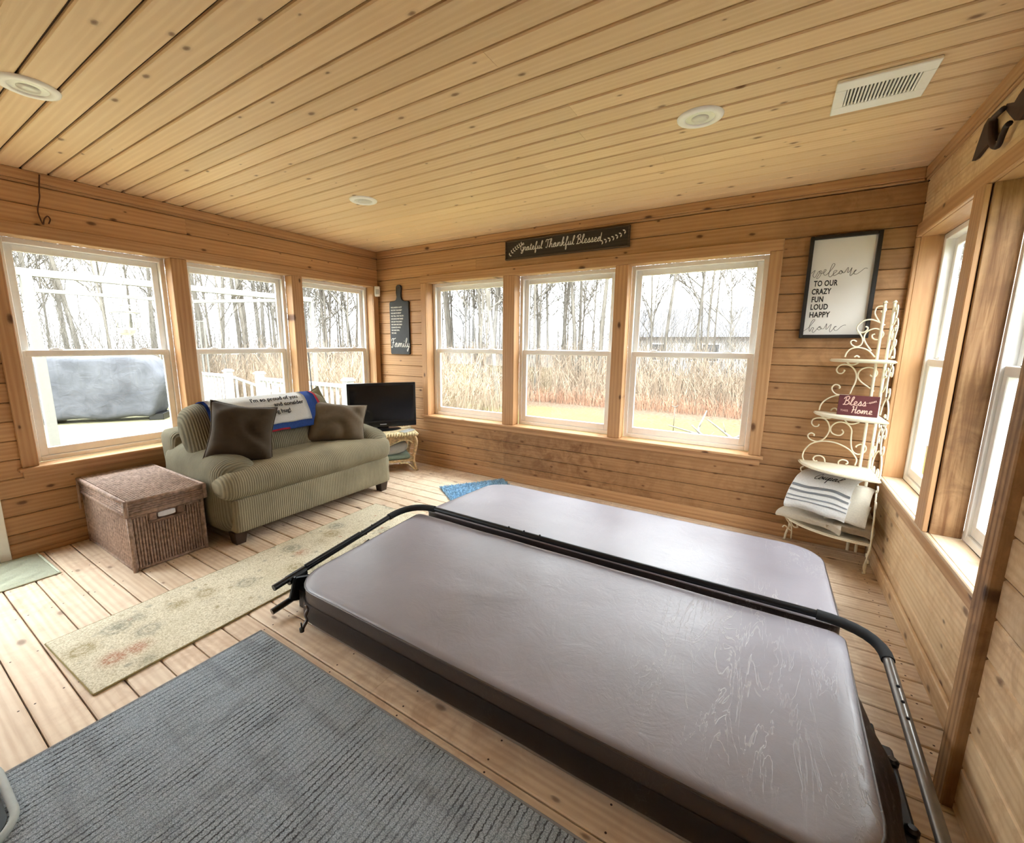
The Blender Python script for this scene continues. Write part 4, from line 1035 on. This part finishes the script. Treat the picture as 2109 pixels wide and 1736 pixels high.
# towels
def terry(name, rgb): return plain(name, rgb, .95, var=.06, scale=120, bstr=.5)
TM = Matrix.Translation((4.462,-.195,.205)) @ Matrix.Rotation(R(-24), 4, 'Z')
def towel(name, label, prof, half, thick, mat, off=(0,0,0), rz=0, wob=.008, seed=0, nu=16):
    """folded towel: profile (y,z) swept over the width, front is -y"""
    o = thing(name, label, 'towel', TM @ Vector(off), R(-24)+rz, group='towels on the bottom rack shelf')
    pts = crom([(0, a, b) for a, b in prof], 5); n = len(pts)-1
    def g(u, v):
        i = min(int(v*n), n-1); f = v*n-i; p = pts[i].lerp(pts[i+1], f); x = (u*2-1)*half
        w_ = wob*noise.noise(Vector((x*8+seed, v*3, 0)))
        return (x*(1-.04*math.sin(v*9)), p.y+w_, p.z+w_-.012*(abs(u*2-1))**3)
    bm = bmesh.new(); grid(bm, nu, n*2, g); bmesh.ops.solidify(bm, geom=bm.faces[:], thickness=-thick)
    bmesh.ops.recalc_face_normals(bm, faces=bm.faces)
    b = obj('cloth', bm, mat, o, smooth=True, ang=70); return o, b, g
cream_t = terry('cream_terry', (238,230,214)); white_t = terry('white_terry', (248,247,245)); tan_t = terry('tan_terry', (214,198,170))
grey_st = plain('grey_stripe_weave', (150,152,156), .9)
towel('folded_towel', 'tan plush towel at the right bottom of the towel pile', [(.12,.03),(-.12,.03),(-.16,.055),(-.14,.09),(.10,.10),(.12,.13),(-.08,.14)], .115, .05, tan_t, (.085,.02,.0), .35, .016, 3)
towel('folded_towel', 'cream towel lying flat under the lettered white towel', [(.10,.03),(-.14,.03),(-.185,.055),(-.15,.09),(.08,.10)], .18, .05, cream_t, (-.075,.01,.0), 0, .014, 8)
towel('folded_towel', 'cream towel with rolled edge at the right of the lettered towel', [(.13,.25),(.02,.24),(-.09,.19),(-.155,.115),(-.165,.075),(-.10,.10),(.05,.16)], .10, .045, cream_t, (.085,.02,.03), .15, .012, 5)
bm = bmesh.new(); sp2 = [(0, .034*(1-t/26)*math.cos(t*.55), .034*(1-t/26)*math.sin(t*.55)) for t in range(24)]
def roll(u, v): 
    i = min(int(v*23), 22); f = v*23-i; return ((u-.5)*.16, sp2[i][1]*(1-f)+sp2[i+1][1]*f, sp2[i][2]*(1-f)+sp2[i+1][2]*f)
grid(bm, 8, 46, roll); bmesh.ops.solidify(bm, geom=bm.faces[:], thickness=.004)
o = obj('rolled_towel', bm, white_t, loc=TM @ Vector((-.06,-.135,.135)), rot=(0,0,R(-24)), smooth=True, ang=60); tag(o, 'small white rolled towel tucked under the lettered towel', 'towel', 'towels on the bottom rack shelf')
lt, lb, lg = towel('folded_towel', 'white towel with grey stripes and black script on top of the pile', [(.13,.315),(.03,.325),(-.07,.30),(-.135,.235),(-.175,.165),(-.19,.12),(-.165,.10),(-.15,.15),(-.10,.22)], .165, .026, white_t, (-.045,.0,.02), 0, .012, 2)
def lie(u, v, off=.003):
    p = Vector(lg(u, v)); a = Vector(lg(min(1,u+.01), v))-p; b = Vector(lg(u, min(1,v+.01)))-p; n2 = a.cross(b).normalized()
    if n2.z < 0: n2 = -n2
    return p+n2*off, a.normalized(), n2
for v0, wd in ((.345,.012),(.40,.010),(.455,.006),(.50,.006)):
    bm = bmesh.new(); grid(bm, 24, 2, lambda u, v: lie(.01+u*.98, v0+wd*(v-.5)*2, .0022)[0]); bmesh.ops.solidify(bm, geom=bm.faces[:], thickness=.0015)
    obj('stripe', bm, grey_st, lb, smooth=True)
p, ax, n2 = lie(.30, .27, .004); up = n2.cross(ax)
bm, wl = hand('Coupal', .024, .0022, .25)
for v in bm.verts:
    u_ = .30+v.co.x/.33; vv = .245-v.co.y/.62
    q, a2, nn = lie(min(.99,max(.01,u_)), min(.9,max(.05,vv)), .0025+v.co.z); v.co = q
obj('lettering', bm, black_ink, lb, smooth=True)

# ------------------------------------------------------------------ rugs and mats
def carpet_mat():
    m = NT('grey_carpet'); v = m.coord()
    sep = m.add('ShaderNodeSeparateXYZ'); m.l(v, sep.inputs[0])
    st = m.add('ShaderNodeMapping'); st.inputs['Scale'].default_value = (1, .25, 1); m.l(v, st.inputs[0])
    n_row = m.noise(st.outputs[0], 26, 3, .6); wv = m.wave(v, 14.5, 2.2, 'X', 3, 9.0)
    fine = m.noise(v, 260, 2, .7); band = m.noise(m.coord((.9,7,1)), 1.6, 2)
    line = m.ramp(wv, [(.0, 1), (.20, 0)])
    patch = m.ramp(m.noise(m.coord((3,2.2,1)), 2.2, 2), [(.40, .25), (.6, 1)])
    c = m.ramp(fine, [(.35, lin((126,138,148))), (.65, lin((196,208,218)))])
    c = m.mix(m.math('MULTIPLY', line, patch), c, lin((70,72,76)))
    c = m.mix(m.math('MULTIPLY', m.ramp(band, [(.56, 0), (.66, 1)]), .2), c, lin((80,80,82)))
    c = m.mix(m.math('MULTIPLY', m.ramp(n_row, [(.55, 0), (.7, 1)]), .35), c, lin((84,86,90)))
    return m.out(c, .95, m.math('ADD', fine, m.math('MULTIPLY', line, -.8)), .8, .006, spec=.1)
gc = thing('area_carpet', 'large grey striped carpet in front of the hot tub', 'carpet', (3.185,-3.675,0))
bm = newbox(-1.135,1.135,-.97,.975,.001,.011,.003); obj('pile', bm, carpet_mat(), gc)
bm = bmesh.new(); ring(bm, -1.142,1.142,-.977,.982,.012,.001,.012); obj('bound_edge', bm, plain('grey_binding', (140,142,144), .9, var=.1, scale=200, bstr=.4), gc)
def floral():
    m = NT('floral_runner'); v = m.coord()
    fine = m.noise(v, 150, 3, .75); n1 = m.noise(v, 12, 4, .6, 1.2); n2 = m.noise(v, 3, 2)
    c = m.ramp(fine, [(.36, lin((184,174,146))), (.60, lin((234,228,208)))])
    wob = m.math('MULTIPLY', n1, .28)
    def medallion(scale, stops, pal, amt, off):
        vv = m.vmath('ADD', v, off); d = m.math('ADD', m.voro(vv, scale, 'F1'), wob)
        h = m.voro(vv, scale, 'F1', 'Color'); hs_ = m.add('ShaderNodeSeparateColor'); m.l(h, hs_.inputs[0])
        pc = m.ramp(hs_.outputs[0], pal, 'CONSTANT')
        return m.math('MULTIPLY', m.math('MULTIPLY', m.ramp(d, stops), m.ramp(fine, [(.38, 1), (.68, .35)])), amt), pc
    pal = [(0, lin((140,138,122))), (.4, lin((150,134,92))), (.62, lin((170,104,74))), (.8, lin((142,140,126)))]
    f, pc = medallion(5.5, [(.26, 1), (.34, .3), (.40, .9), (.48, .25), (.64, 0)], pal, 1.0, (3.1,1.7,0)); c = m.mix(f, c, pc)
    f, pc = medallion(14, [(.24, .9), (.40, 0)], pal, .8, (0,0,0)); c = m.mix(f, c, pc)
    c = m.mix(m.ramp(n2, [(.5, 0), (.7, .25)]), c, lin((186,176,140)))
    return m.out(c, .95, fine, .6, .004, spec=.1)
rn = thing('runner_rug', 'cream floral runner rug between the sofa and the tub', 'rug', (1.545,-2.222,0), R(2.2))
bm = newbox(-.285,.285,-1.06,1.0,.001,.010,.003); obj('pile', bm, floral(), rn)
bm = bmesh.new(); ring(bm, -.288,.288,-1.063,1.003,.005,.001,.0095); obj('bound_edge', bm, plain('olive_binding', (150,136,90), .9), rn)
an = math.atan2(.62,.44)
bt = thing('shag_bath_mat', 'blue shaggy bath mat behind the hot tub', 'mat', (1.418,-.597,0), an)
obj('backing', newbox(0,.66,-.44,0,.001,.008,.002), plain('blue_backing', (140,180,216), .9), bt)
bm = bmesh.new(); rg = random.Random(5)
for k in range(5200):
    x, y_ = rg.uniform(.003,.657), rg.uniform(-.437,-.003); h = rg.uniform(.012,.026); a = rg.uniform(0,6.28); l_ = rg.uniform(.008,.022); s = rg.uniform(.006,.011)
    t_ = bm.verts.new((x+l_*math.cos(a), y_+l_*math.sin(a), .008+h))
    b_ = [bm.verts.new((x+s*math.cos(a+q*2.094), y_+s*math.sin(a+q*2.094), .007)) for q in range(3)]
    for q in range(3): bm.faces.new((b_[q], b_[(q+1)%3], t_))
obj('shag_pile', bm, plain('blue_shag', (160,198,230), .9, var=.4, scale=45, bstr=0), bt, kind='stuff')
mt = thing('sage_mat', 'pale sage quilted mat by the patio door', 'mat', (.262,-3.465,0), R(1))
def quilt(u, v):
    x, y_ = (u-.5)*.47, (v-.5)*.79
    q = abs(math.sin((x*1.4+y_)*17))*abs(math.sin((x*1.4-y_)*17)); e_ = min(u,1-u,v,1-v)
    return (x, y_, .006+.008*min(1,q*2.5)*min(1,e_*12)+.003*noise.noise(Vector((x*14,y_*14,0))))
bm = bmesh.new(); grid(bm, 36, 56, quilt); bmesh.ops.solidify(bm, geom=bm.faces[:], thickness=.005)
obj('quilted_top', bm, plain('sage_cotton', (212,216,196), .95, var=.1, scale=160, bstr=.4), mt, smooth=True)
bm = bmesh.new(); ring(bm, -.24,.24,-.40,.40,.012,.001,.010); obj('hem', bm, plain('sage_hem', (200,206,186), .95), mt)
ft = thing('rimmed_floor_mat', 'dark mat with pale grey rim at the edge of the grey carpet', 'mat', (2.145,-3.757,.0115))
o1 = rrect(-.21,.21,-.30,.222,(.11,)*4); o2 = rrect(-.185,.185,-.275,.197,(.09,)*4)
obj('centre', poly(bmesh.new(), o2, 0, .004), plain('slate_rubber', (72,82,88), .8, var=.1), ft)
bm = tube(bmesh.new(), [(x, y_, .006) for x, y_ in rrect(-.20,.20,-.29,.212,(.10,)*4)], .011, 8, closed=True); obj('rim', bm, plain('pale_grey_rim', (176,184,182), .7), ft, smooth=True)
# ------------------------------------------------------------------ outdoors
GZ = -.62
def lawn_mat():
    m = NT('winter_lawn'); g = m.add('ShaderNodeNewGeometry'); P = g.outputs['Position']
    sx = m.add('ShaderNodeSeparateXYZ'); m.l(P, sx.inputs[0])
    n = m.noise(P, 30, 4, .7); n2 = m.noise(P, 1.1, 3)
    gr = m.ramp(n, [(.35, lin((94,92,50))), (.65, lin((116,113,68)))])
    lf = m.ramp(m.noise(P, 14, 5, .7), [(.4, lin((82,68,56))), (.62, lin((112,96,82)))])
    far = m.ramp(m.math('MULTIPLY', m.math('ADD', sx.outputs[1], m.math('MULTIPLY', n2, 4)), .05), [(.42, 0), (.56, 1)])
    spots = m.ramp(m.noise(P, 8, 4, .8), [(.60, 0), (.66, .7)])
    return m.out(m.mix(m.math('MAXIMUM', far, spots), gr, lf), .95, n, .5, .03, spec=.0)
bm = bmesh.new()
def gz(u, v):
    x, y_ = -70+140*u, -30+130*v
    return (x, y_, GZ+.05*noise.noise(Vector((x*.3,y_*.3,0)))-.02)
grid(bm, 70, 70, gz); gd = obj('lawn_ground', bm, lawn_mat(), smooth=True); tag(gd, 'winter lawn with fallen leaves outside the windows', 'lawn', kind='stuff')
# deck outside the left wall
DZ = -.12
dm = NT('deck_boards'); v = dm.coord(); w_ = dm.wave(v, 2.2, 0, 'Y', 0, 1, 'SAW'); ln = dm.ramp(w_, [(.0, .55), (.05, 1), (.95, 1), (1, .6)])
dkm = dm.out(dm.mix(1, dm.ramp(dm.noise(dm.coord((.6,14,1)), 4, 4), [(.3, lin((124,119,90))), (.7, lin((140,135,106)))]), ln, 'MULTIPLY'), .8, spec=.1)
DX = -8.25
dk = obj('outdoor_deck', newbox(DX, -.18, -5.5, .42, DZ-.12, DZ, .004), dkm); tag(dk, 'pale timber deck outside the left windows', 'deck')
rail_m = plain('railing_vinyl', (165,165,165), .5, spec=.1, var=.02)
def post(name, label, x, y_, z0=DZ, h=1.02, grp='deck railing posts'):
    t = thing(name, label, 'post', (x, y_, z0), group=grp)
    obj('shaft', newbox(-.055,.055,-.055,.055,0,h-.05,.004), rail_m, t)
    bm = newbox(-.075,.075,-.075,.075,h-.05,h-.02,.006); box(bm,-.06,.06,-.06,.06,h-.02,h,.012); obj('cap', bm, rail_m, t); return t
bal_me = mesh_from(newbox(-.017,.017,-.017,.017,0,1,.002), 'baluster'); bal_me.materials.append(rail_m)
def railing(label, a, b, h=.92, low=.10, step=.125):
    a, b = Vector(a), Vector(b); d = b-a; L_ = Vector((d.x,d.y,0)).length
    t = thing('deck_railing', label, 'railing', a); ang = math.atan2(d.y, d.x)
    for z, hh in ((h,.05),(low,.045)):
        bm = bmesh.new(); box(bm, 0, L_, -.035, .035, -hh, 0, .004)
        for v in bm.verts: v.co.z += z + d.z*(v.co.x/L_)
        obj('rail', bm, rail_m, t, rot=(0,0,ang))
    n = max(1, int(L_/step))
    for k in range(n):
        s = (k+.5)/n
        o = bpy.data.objects.new('baluster', bal_me); link(o, t); o.location = (d.x*s, d.y*s, low-.02+d.z*s); o.scale = (1,1,h-low); o.rotation_euler = (0,0,ang)
    return t
P1 = Vector((-4.42,.34)); P2 = Vector((-3.36,.34))
for x, y_, lab in ((P1.x,P1.y,'white capped post at the head of the deck stairs'), (P2.x,P2.y,'white capped post to the right of the deck stairs'), (DX+.08,.34,'white post at the far deck corner by the gazebo'), (-1.05,.34,'white capped deck post near the house corner'), (DX+.08,-3.0,'white post on the far deck edge beyond the grill')):
    post('railing_post', lab, x, y_)
railing('white railing on the far edge of the deck behind the grill', (DX+.08,-5.4,DZ), (DX+.08,.28,DZ))
railing('white railing beside the head of the stairs behind the gazebo', (DX+.14,.34,DZ), (P1.x-.06,P1.y,DZ))
railing('white railing outside the corner window', (P2.x+.06,P2.y,DZ), (-1.11,.34,DZ))
railing('white sloping stair railing nearest the grill', (P1.x,P1.y+.06,DZ), (P1.x-.0,P1.y+1.15,DZ-.5), .90)
railing('white sloping stair railing nearest the house', (P2.x,P2.y+.06,DZ), (P2.x,P2.y+1.15,DZ-.5), .90)
st_ = thing('deck_stairs', 'pale timber stairs leading down from the deck', 'stairs', (-3.89,.44,GZ))
for k in range(3): obj('tread', newbox(-.5,.5,k*.3+.02,k*.3+.32,.0,.36-k*.12,.005), dkm, st_)
# covered grill
gp = onz(236, 868, DZ)
gl = thing('covered_grill', 'large grill under a grey fabric cover on the deck', 'grill', (gp.x-.25, gp.y-.02, DZ), math.atan2(.80,.60))
gm = NT('grey_grill_fabric'); v = gm.coord(); n = gm.noise(v, 2.5, 4, .6, .8)
gcm = gm.out(gm.ramp(n, [(.3, lin((66,67,71))), (.7, lin((90,91,96)))]), .55, gm.noise(v, 5, 4, .5, 1), .6, .03, spec=.06)
bm = rbox(2.15,.75,1.15,.10,16,bulge=(.02,.02,.03))
for v in bm.verts:
    t = v.co.z/.575
    k = .80+.24*max(0,min(1,(t+1)/1.25)) if t < .25 else 1.04-.30*((t-.25)/.75)**1.4
    v.co.x *= k; v.co.y *= (.86+.2*max(0,(t+1)/2))
    v.co += noise.noise_vector(Vector((v.co.x*2.4, v.co.y*2.4, v.co.z*1.2)))*.045 + Vector((0, .03*math.sin(v.co.x*11+2*noise.noise(v.co)), 0))
obj('cover', bm, gcm, gl, loc=(0,0,.66), smooth=True)
for sx in (-.85,.85):
    obj('caster_base', newbox(sx-.12,sx+.12,-.25,.25,.0,.13,.01), black_plastic, gl)
# gazebo frame
gz_m = plain('pale_metal_frame', (112,110,105), .6, spec=.05, var=.03)
G1 = onz(114, 925, DZ); gx = G1.x; fx = -7.95
zt = onx(110, 566, gx).z
gzb = thing('gazebo_frame', 'pale metal gazebo frame standing over the deck', 'gazebo', (gx, G1.y, DZ))
def gl_(p): return Vector((p[0]-gx, p[1]-G1.y, p[2]-DZ))
def beam(a, b, w_, h_, name='beam'):
    a, b = gl_(a), gl_(b); d = (b-a); L_ = d.length; bm = newbox(0, L_, -w_/2, w_/2, -h_/2, h_/2, .004)
    m = d.to_track_quat('X','Z').to_matrix().to_4x4(); return obj(name, bm, gz_m, gzb, mtx=Matrix.Translation(a) @ m)
NR = onx(640, 608, gx); FR = onx(392, 638, fx); FL = onx(20, 611, fx)
beam((gx, G1.y-.6, zt), (gx, NR.y, zt), .08, .10)
beam((fx, FL.y-.4, zt+.05), (fx, FR.y, zt+.05), .06, .075); beam((gx, NR.y, zt), (fx, FR.y, zt+.05), .06, .075); beam((gx, G1.y-.5, zt), (fx, FL.y-.3, zt+.05), .06, .075)
def gpost(x, y_, w_=.09):
    q = gl_((x,y_,DZ)); obj('post', newbox(q.x-w_/2,q.x+w_/2,q.y-w_/2,q.y+w_/2,0,zt-DZ-.04,.004), gz_m, gzb)
gpost(gx, G1.y, .11); gpost(gx, NR.y, .07); gpost(fx, FR.y, .07); gpost(fx, FL.y-.3, .07)
for k in range(4):
    p = onx(400+10*k, 760, -6.3); q = gl_((-6.3, p.y, DZ)); obj('corner_bar', newbox(q.x-.014,q.x+.014,q.y-.014,q.y+.014,0,1.95,.002), gz_m, gzb)
    if k == 0: y0_ = q.y
for z in (.55, 1.25, 1.93): obj('corner_rail', newbox(q.x-.012,q.x+.012,y0_,q.y,z,z+.02,.002), gz_m, gzb)
# hanging lantern outside the first window
lp = onx(257, 655, -.75)
ln_ = thing('hanging_lantern', 'glass lantern on a hook outside the window over the chest', 'lantern', (lp.x, lp.y, lp.z))
lm = plain('lantern_metal', (190,188,184), .35, metal=.5)
bm = bmesh.new()
def cage(z0, r0, z1, r1):
    for k in range(6):
        a = k*math.pi/3; tube(bm, [(r0*math.cos(a), r0*math.sin(a), z0), (r1*math.cos(a), r1*math.sin(a), z1)], .004, 5)
    for z, r_ in ((z0,r0),(z1,r1)): tube(bm, [(r_*math.cos(k*math.pi/3), r_*math.sin(k*math.pi/3), z) for k in range(6)], .0045, 5, closed=True)
cage(-.09,.075,.045,.105); cage(.05,.115,.11,.04); obj('cage', bm, lm, ln_, smooth=True)
bm = bmesh.new(); lathe(bm, [(.07,-.088),(.1,.044)], 6); obj('glass_shade', bm, glass_mat('lantern_glass', (.86,.88,.88), 1.5), ln_)
bm = bmesh.new(); lathe(bm, [(.03,-.15),(.06,-.13),(.068,-.10),(.05,-.09)], 12); obj('base_cup', bm, lm, ln_, smooth=True, ang=40)
bm = bmesh.new(); tube(bm, crom([(0,0,.11),(0,0,.26),(.0,.02,.30),(.0,.035,.335),(.0,.015,.37),(.0,-.02,.35),(0,-.02,.335)], 6), .005, 6); tube(bm, [(0,.012,.372),(.0,.0,.70),(.57,.0,.74)], .004, 6); obj('hook', bm, lm, ln_, smooth=True)
# shepherd pole outside the corner window
q = onx(642, 800, -1.35)
bm = bmesh.new(); tube(bm, crom([(0,0,0),(0,0,.7),(-.02,0,1.3),(-.05,-.02,1.75),(-.1,-.03,1.86),(-.16,-.03,1.78)], 6), .008, 6)
sp_ = obj('shepherd_pole', bm, black_metal, loc=(q.x, q.y, DZ), smooth=True); tag(sp_, 'thin dark shepherd pole outside the corner window', 'pole')
# lawn stake and brush pile outside the right hand back window
q = onz(1386, 893, GZ); bm = bmesh.new(); tube(bm, [(0,0,0),(0,0,.62)], .010, 6); tube(bm, crom([(-.07,0,.64),(-.02,0,.62),(.02,0,.62),(.07,0,.66)], 4), .010, 6)
o = obj('lawn_stake', bm, plain('grey_stake', (92,84,76), .8), loc=(q.x,q.y,GZ), smooth=True); tag(o, 'thin forked stake standing in the lawn', 'stake')
rg = random.Random(21)
bark = NT('bare_bark'); v = bark.coord((1,1,.2), rnd=9); n = bark.noise(v, 12, 5, .6)
bk = bark.out(bark.ramp(n, [(.3, lin((92,87,80))), (.7, lin((128,122,113)))]), .9, n, .5, .02, spec=.0)
for k in range(16):
    c = onz(rg.uniform(1425,1535), rg.uniform(898,918), GZ+.1); L_ = rg.uniform(.5,1.3); a = rg.uniform(0,3.14); b = rg.uniform(-.1,.75)
    d = Vector((math.cos(a)*math.cos(b), math.sin(a)*math.cos(b), math.sin(b)))*L_
    p_ = [Vector((0,0,.03)), d*.5+Vector((rg.uniform(-.05,.05),rg.uniform(-.05,.05),.02)), d]
    bm = bmesh.new(); tube(bm, crom(p_, 4), [.035-.022*i/8 for i in range(9)], 6)
    if k % 2 == 0: tube(bm, [p_[1], p_[1]+d*.2+Vector((.08,-.06,.14))], [.015,.006], 5)
    o = obj('fallen_branch', bm, bk, loc=(c.x, c.y, GZ), smooth=True); tag(o, 'grey fallen branch in the brush pile on the lawn', 'branch', 'branches in the brush pile')
# bare trees
def tree_mesh(seed, H_, r0, fork):
    rg = random.Random(seed); bm = bmesh.new()
    def grow(p, d, L_, r_, lvl):
        n = 5 if lvl == 0 else 4; pts = [p.copy()]; rad = [r_]; q = p.copy(); dd = d.normalized()
        for i in range(n):
            dd = (dd+Vector((rg.uniform(-1,1),rg.uniform(-1,1),rg.uniform(-.2,.6)))*(.05 if lvl == 0 else .16)).normalized()
            q = q+dd*L_/n; pts.append(q.copy()); rad.append(r_*(1-.62*(i+1)/n) if lvl < 2 else r_*(1-.5*(i+1)/n))
        tube(bm, pts, rad, (6,4,3,3)[lvl], cap=False)
        if lvl >= 3: return
        nb = (fork, 6, 5)[lvl]
        for k in range(nb):
            t = rg.uniform(.28 if lvl == 0 else .2, 1.0); i = min(int(t*n), n-1); b = pts[i].lerp(pts[i+1], t*n-i)
            az = rg.uniform(0, 6.283); el = rg.uniform(.35,1.0)
            nd = (dd*math.cos(el)+(Vector((math.cos(az),math.sin(az),.25)))*math.sin(el)).normalized()
            grow(b, nd, L_*rg.uniform(.22,.42)*(1.15-t*.5), max((.02,.016,.013)[lvl], rad[i]*rg.uniform(.3,.5)), lvl+1)
    grow(Vector((0,0,0)), Vector((0,0,1)), H_, r0, 0)
    me = mesh_from(bm, 'bare_tree', True); me.materials.append(bk); return me
TV = [tree_mesh(100+i, H_, r_, f) for i, (H_, r_, f) in enumerate(((9.5,.05,11),(11,.065,12),(8,.038,12),(12,.085,11),(7,.03,11)))]
rg = random.Random(4); spots = []
for k in range(75):  spots.append((rg.uniform(-10,9), rg.uniform(11.2,20), 'slender bare tree in the woods beyond the back lawn', 'bare trees beyond the back lawn'))
for k in range(95):  spots.append((rg.uniform(-24,-10.2), rg.uniform(-7,14), 'slender bare tree in the woods beyond the deck', 'bare trees beyond the deck'))
for k in range(26):  spots.append((rg.uniform(-12,-3), rg.uniform(5.5,15), 'slender bare tree in the woods beyond the stairs', 'bare trees beyond the stairs'))
for x, y_, lab, grp in spots:
    ti = rg.randrange(5); lab = lab.replace('slender', ('slender','tall thick','small slim','very tall thick','spindly young')[ti])
    o = bpy.data.objects.new('bare_tree', TV[ti]); link(o); o.location = (x, y_, GZ-.1)
    s = rg.uniform(.8,1.25); o.scale = (s,s,s*rg.uniform(.9,1.15)); o.rotation_euler = (rg.uniform(-.05,.05), rg.uniform(-.05,.05), rg.uniform(0,6.28)); tag(o, lab, 'tree', grp)
# brushy undergrowth: uncountable stems
def brush(name, label, fn, n, mat, hmax=2.2, seed=1):
    rg = random.Random(seed); V, F = [], []
    for k in range(n):
        x, y_ = fn(rg); h = rg.uniform(.35,1)*hmax*rg.uniform(.4,1); a = rg.uniform(0,6.28); l_ = rg.uniform(0,.9)**1.5*h; w_ = rg.uniform(.006,.014)
        m1 = Vector((x+l_*.4*math.cos(a), y_+l_*.4*math.sin(a), GZ+h*.55)); t = Vector((x+l_*math.cos(a+rg.uniform(-.6,.6)), y_+l_*math.sin(a), GZ+h))
        segs = [(Vector((x,y_,GZ-.05)), m1, w_), (m1, t, w_*.6)]
        for q in range(4): 
            b = rg.uniform(0,6.28); s = m1.lerp(t, rg.uniform(-.5,.8)); segs.append((s, s+Vector((math.cos(b)*.25, math.sin(b)*.25, rg.uniform(.0,.3)))*h*.5, w_*.45))
        for p, q_, w0 in segs:
            i = len(V); 
            for c, ww in ((p, w0), (q_, w0*.5)):
                for j in range(3): V.append((c.x+ww*math.cos(j*2.094), c.y+ww*math.sin(j*2.094), c.z))
            for j in range(3): F.append((i+j, i+(j+1)%3, i+3+(j+1)%3, i+3+j))
    me = bpy.data.meshes.new(name); me.from_pydata(V, [], F); me.materials.append(mat)
    o = bpy.data.objects.new(name, me); link(o); return tag(o, label, 'brush', kind='stuff')
tan_b = plain('tan_brush', (140,124,107), .95, spec=0, var=.3, scale=1.5, bstr=0); red_b = plain('leafy_brush', (148,116,96), .95, spec=0, var=.3, scale=2, bstr=0)
brush('underbrush', 'tan tangled underbrush at the edge of the back lawn', lambda r: (r.uniform(-11,9), 10.4+abs(r.gauss(0,2.2))), 5200, tan_b, 2.5, 1)
brush('underbrush', 'tan tangled underbrush beyond the deck railing', lambda r: (-10.2-abs(r.gauss(0,2.5)), r.uniform(-9,14)), 5200, tan_b, 2.2, 2)
brush('underbrush', 'tan tangled underbrush beyond the deck stairs', lambda r: (r.uniform(-14,-2.5), 3.4+abs(r.gauss(0,2.6))), 5200, tan_b, 2.3, 3)
brush('leafy_undergrowth', 'low rusty leaved growth along the lawn edge', lambda r: (r.uniform(-8,8), 9.8+abs(r.gauss(0,.5))), 2500, red_b, .7, 4)
brush('twig_thicket', 'fine grey twig thicket in the woods beyond the back lawn', lambda r: (r.uniform(-14,11), 12.5+abs(r.gauss(0,3.5))), 3200, bk, 6.5, 5)
brush('twig_thicket', 'fine grey twig thicket in the woods beyond the deck', lambda r: (-11.5-abs(r.gauss(0,4)), r.uniform(-10,15)), 3600, bk, 6.5, 6)
# neighbour's house beyond the woods
hs = thing('neighbour_house', 'white house with grey roof behind the woods', 'house', (2.5,27,GZ), 0)
siding = plain('white_siding', (170,170,170), .8, spec=0); roofm = plain('grey_shingles', (92,92,96), .9, spec=0, var=.15, scale=6)
obj('wall', newbox(-7,7,0,7,0,2.6), siding, hs)
bm = bmesh.new(); poly(bm, [(-.4,2.5),(7.4,2.5),(3.5,4.6)], -7.4, 7.4); bmesh.ops.transform(bm, matrix=Matrix(((0,0,1,0),(1,0,0,0),(0,1,0,0),(0,0,0,1))), verts=bm.verts); obj('roof', bm, roofm, hs)
dkgl = plain('dark_window', (70,76,84), .2)
for x in (-5,-1.8,1.6,4.6):
    wn = obj('window', newbox(x-.55,x+.55,-.06,0,.9,2.1), white_vinyl, hs); obj('pane', newbox(x-.47,x+.47,-.07,-.05,.98,2.02), dkgl, wn)
obj('garage_door', newbox(-4.3,-2.6,-.05,0,0,2.1), plain('garage_white', (206,206,206), .6), hs)
# white board fence outside the right windows
fc = thing('white_board_fence', 'white vertical board fence outside the right windows', 'fence', (6.9,0,GZ))
fm = mesh_from(newbox(-.012,.012,-.068,.068,0,3.3,.006), 'fence_board'); fm.materials.append(plain('fence_white', (170,170,170), .6, var=.02))
for k in range(145):
    o = bpy.data.objects.new('fence_board', fm); link(o, fc); o.location = (0.02*(k % 2), -3+k*.145, 0)
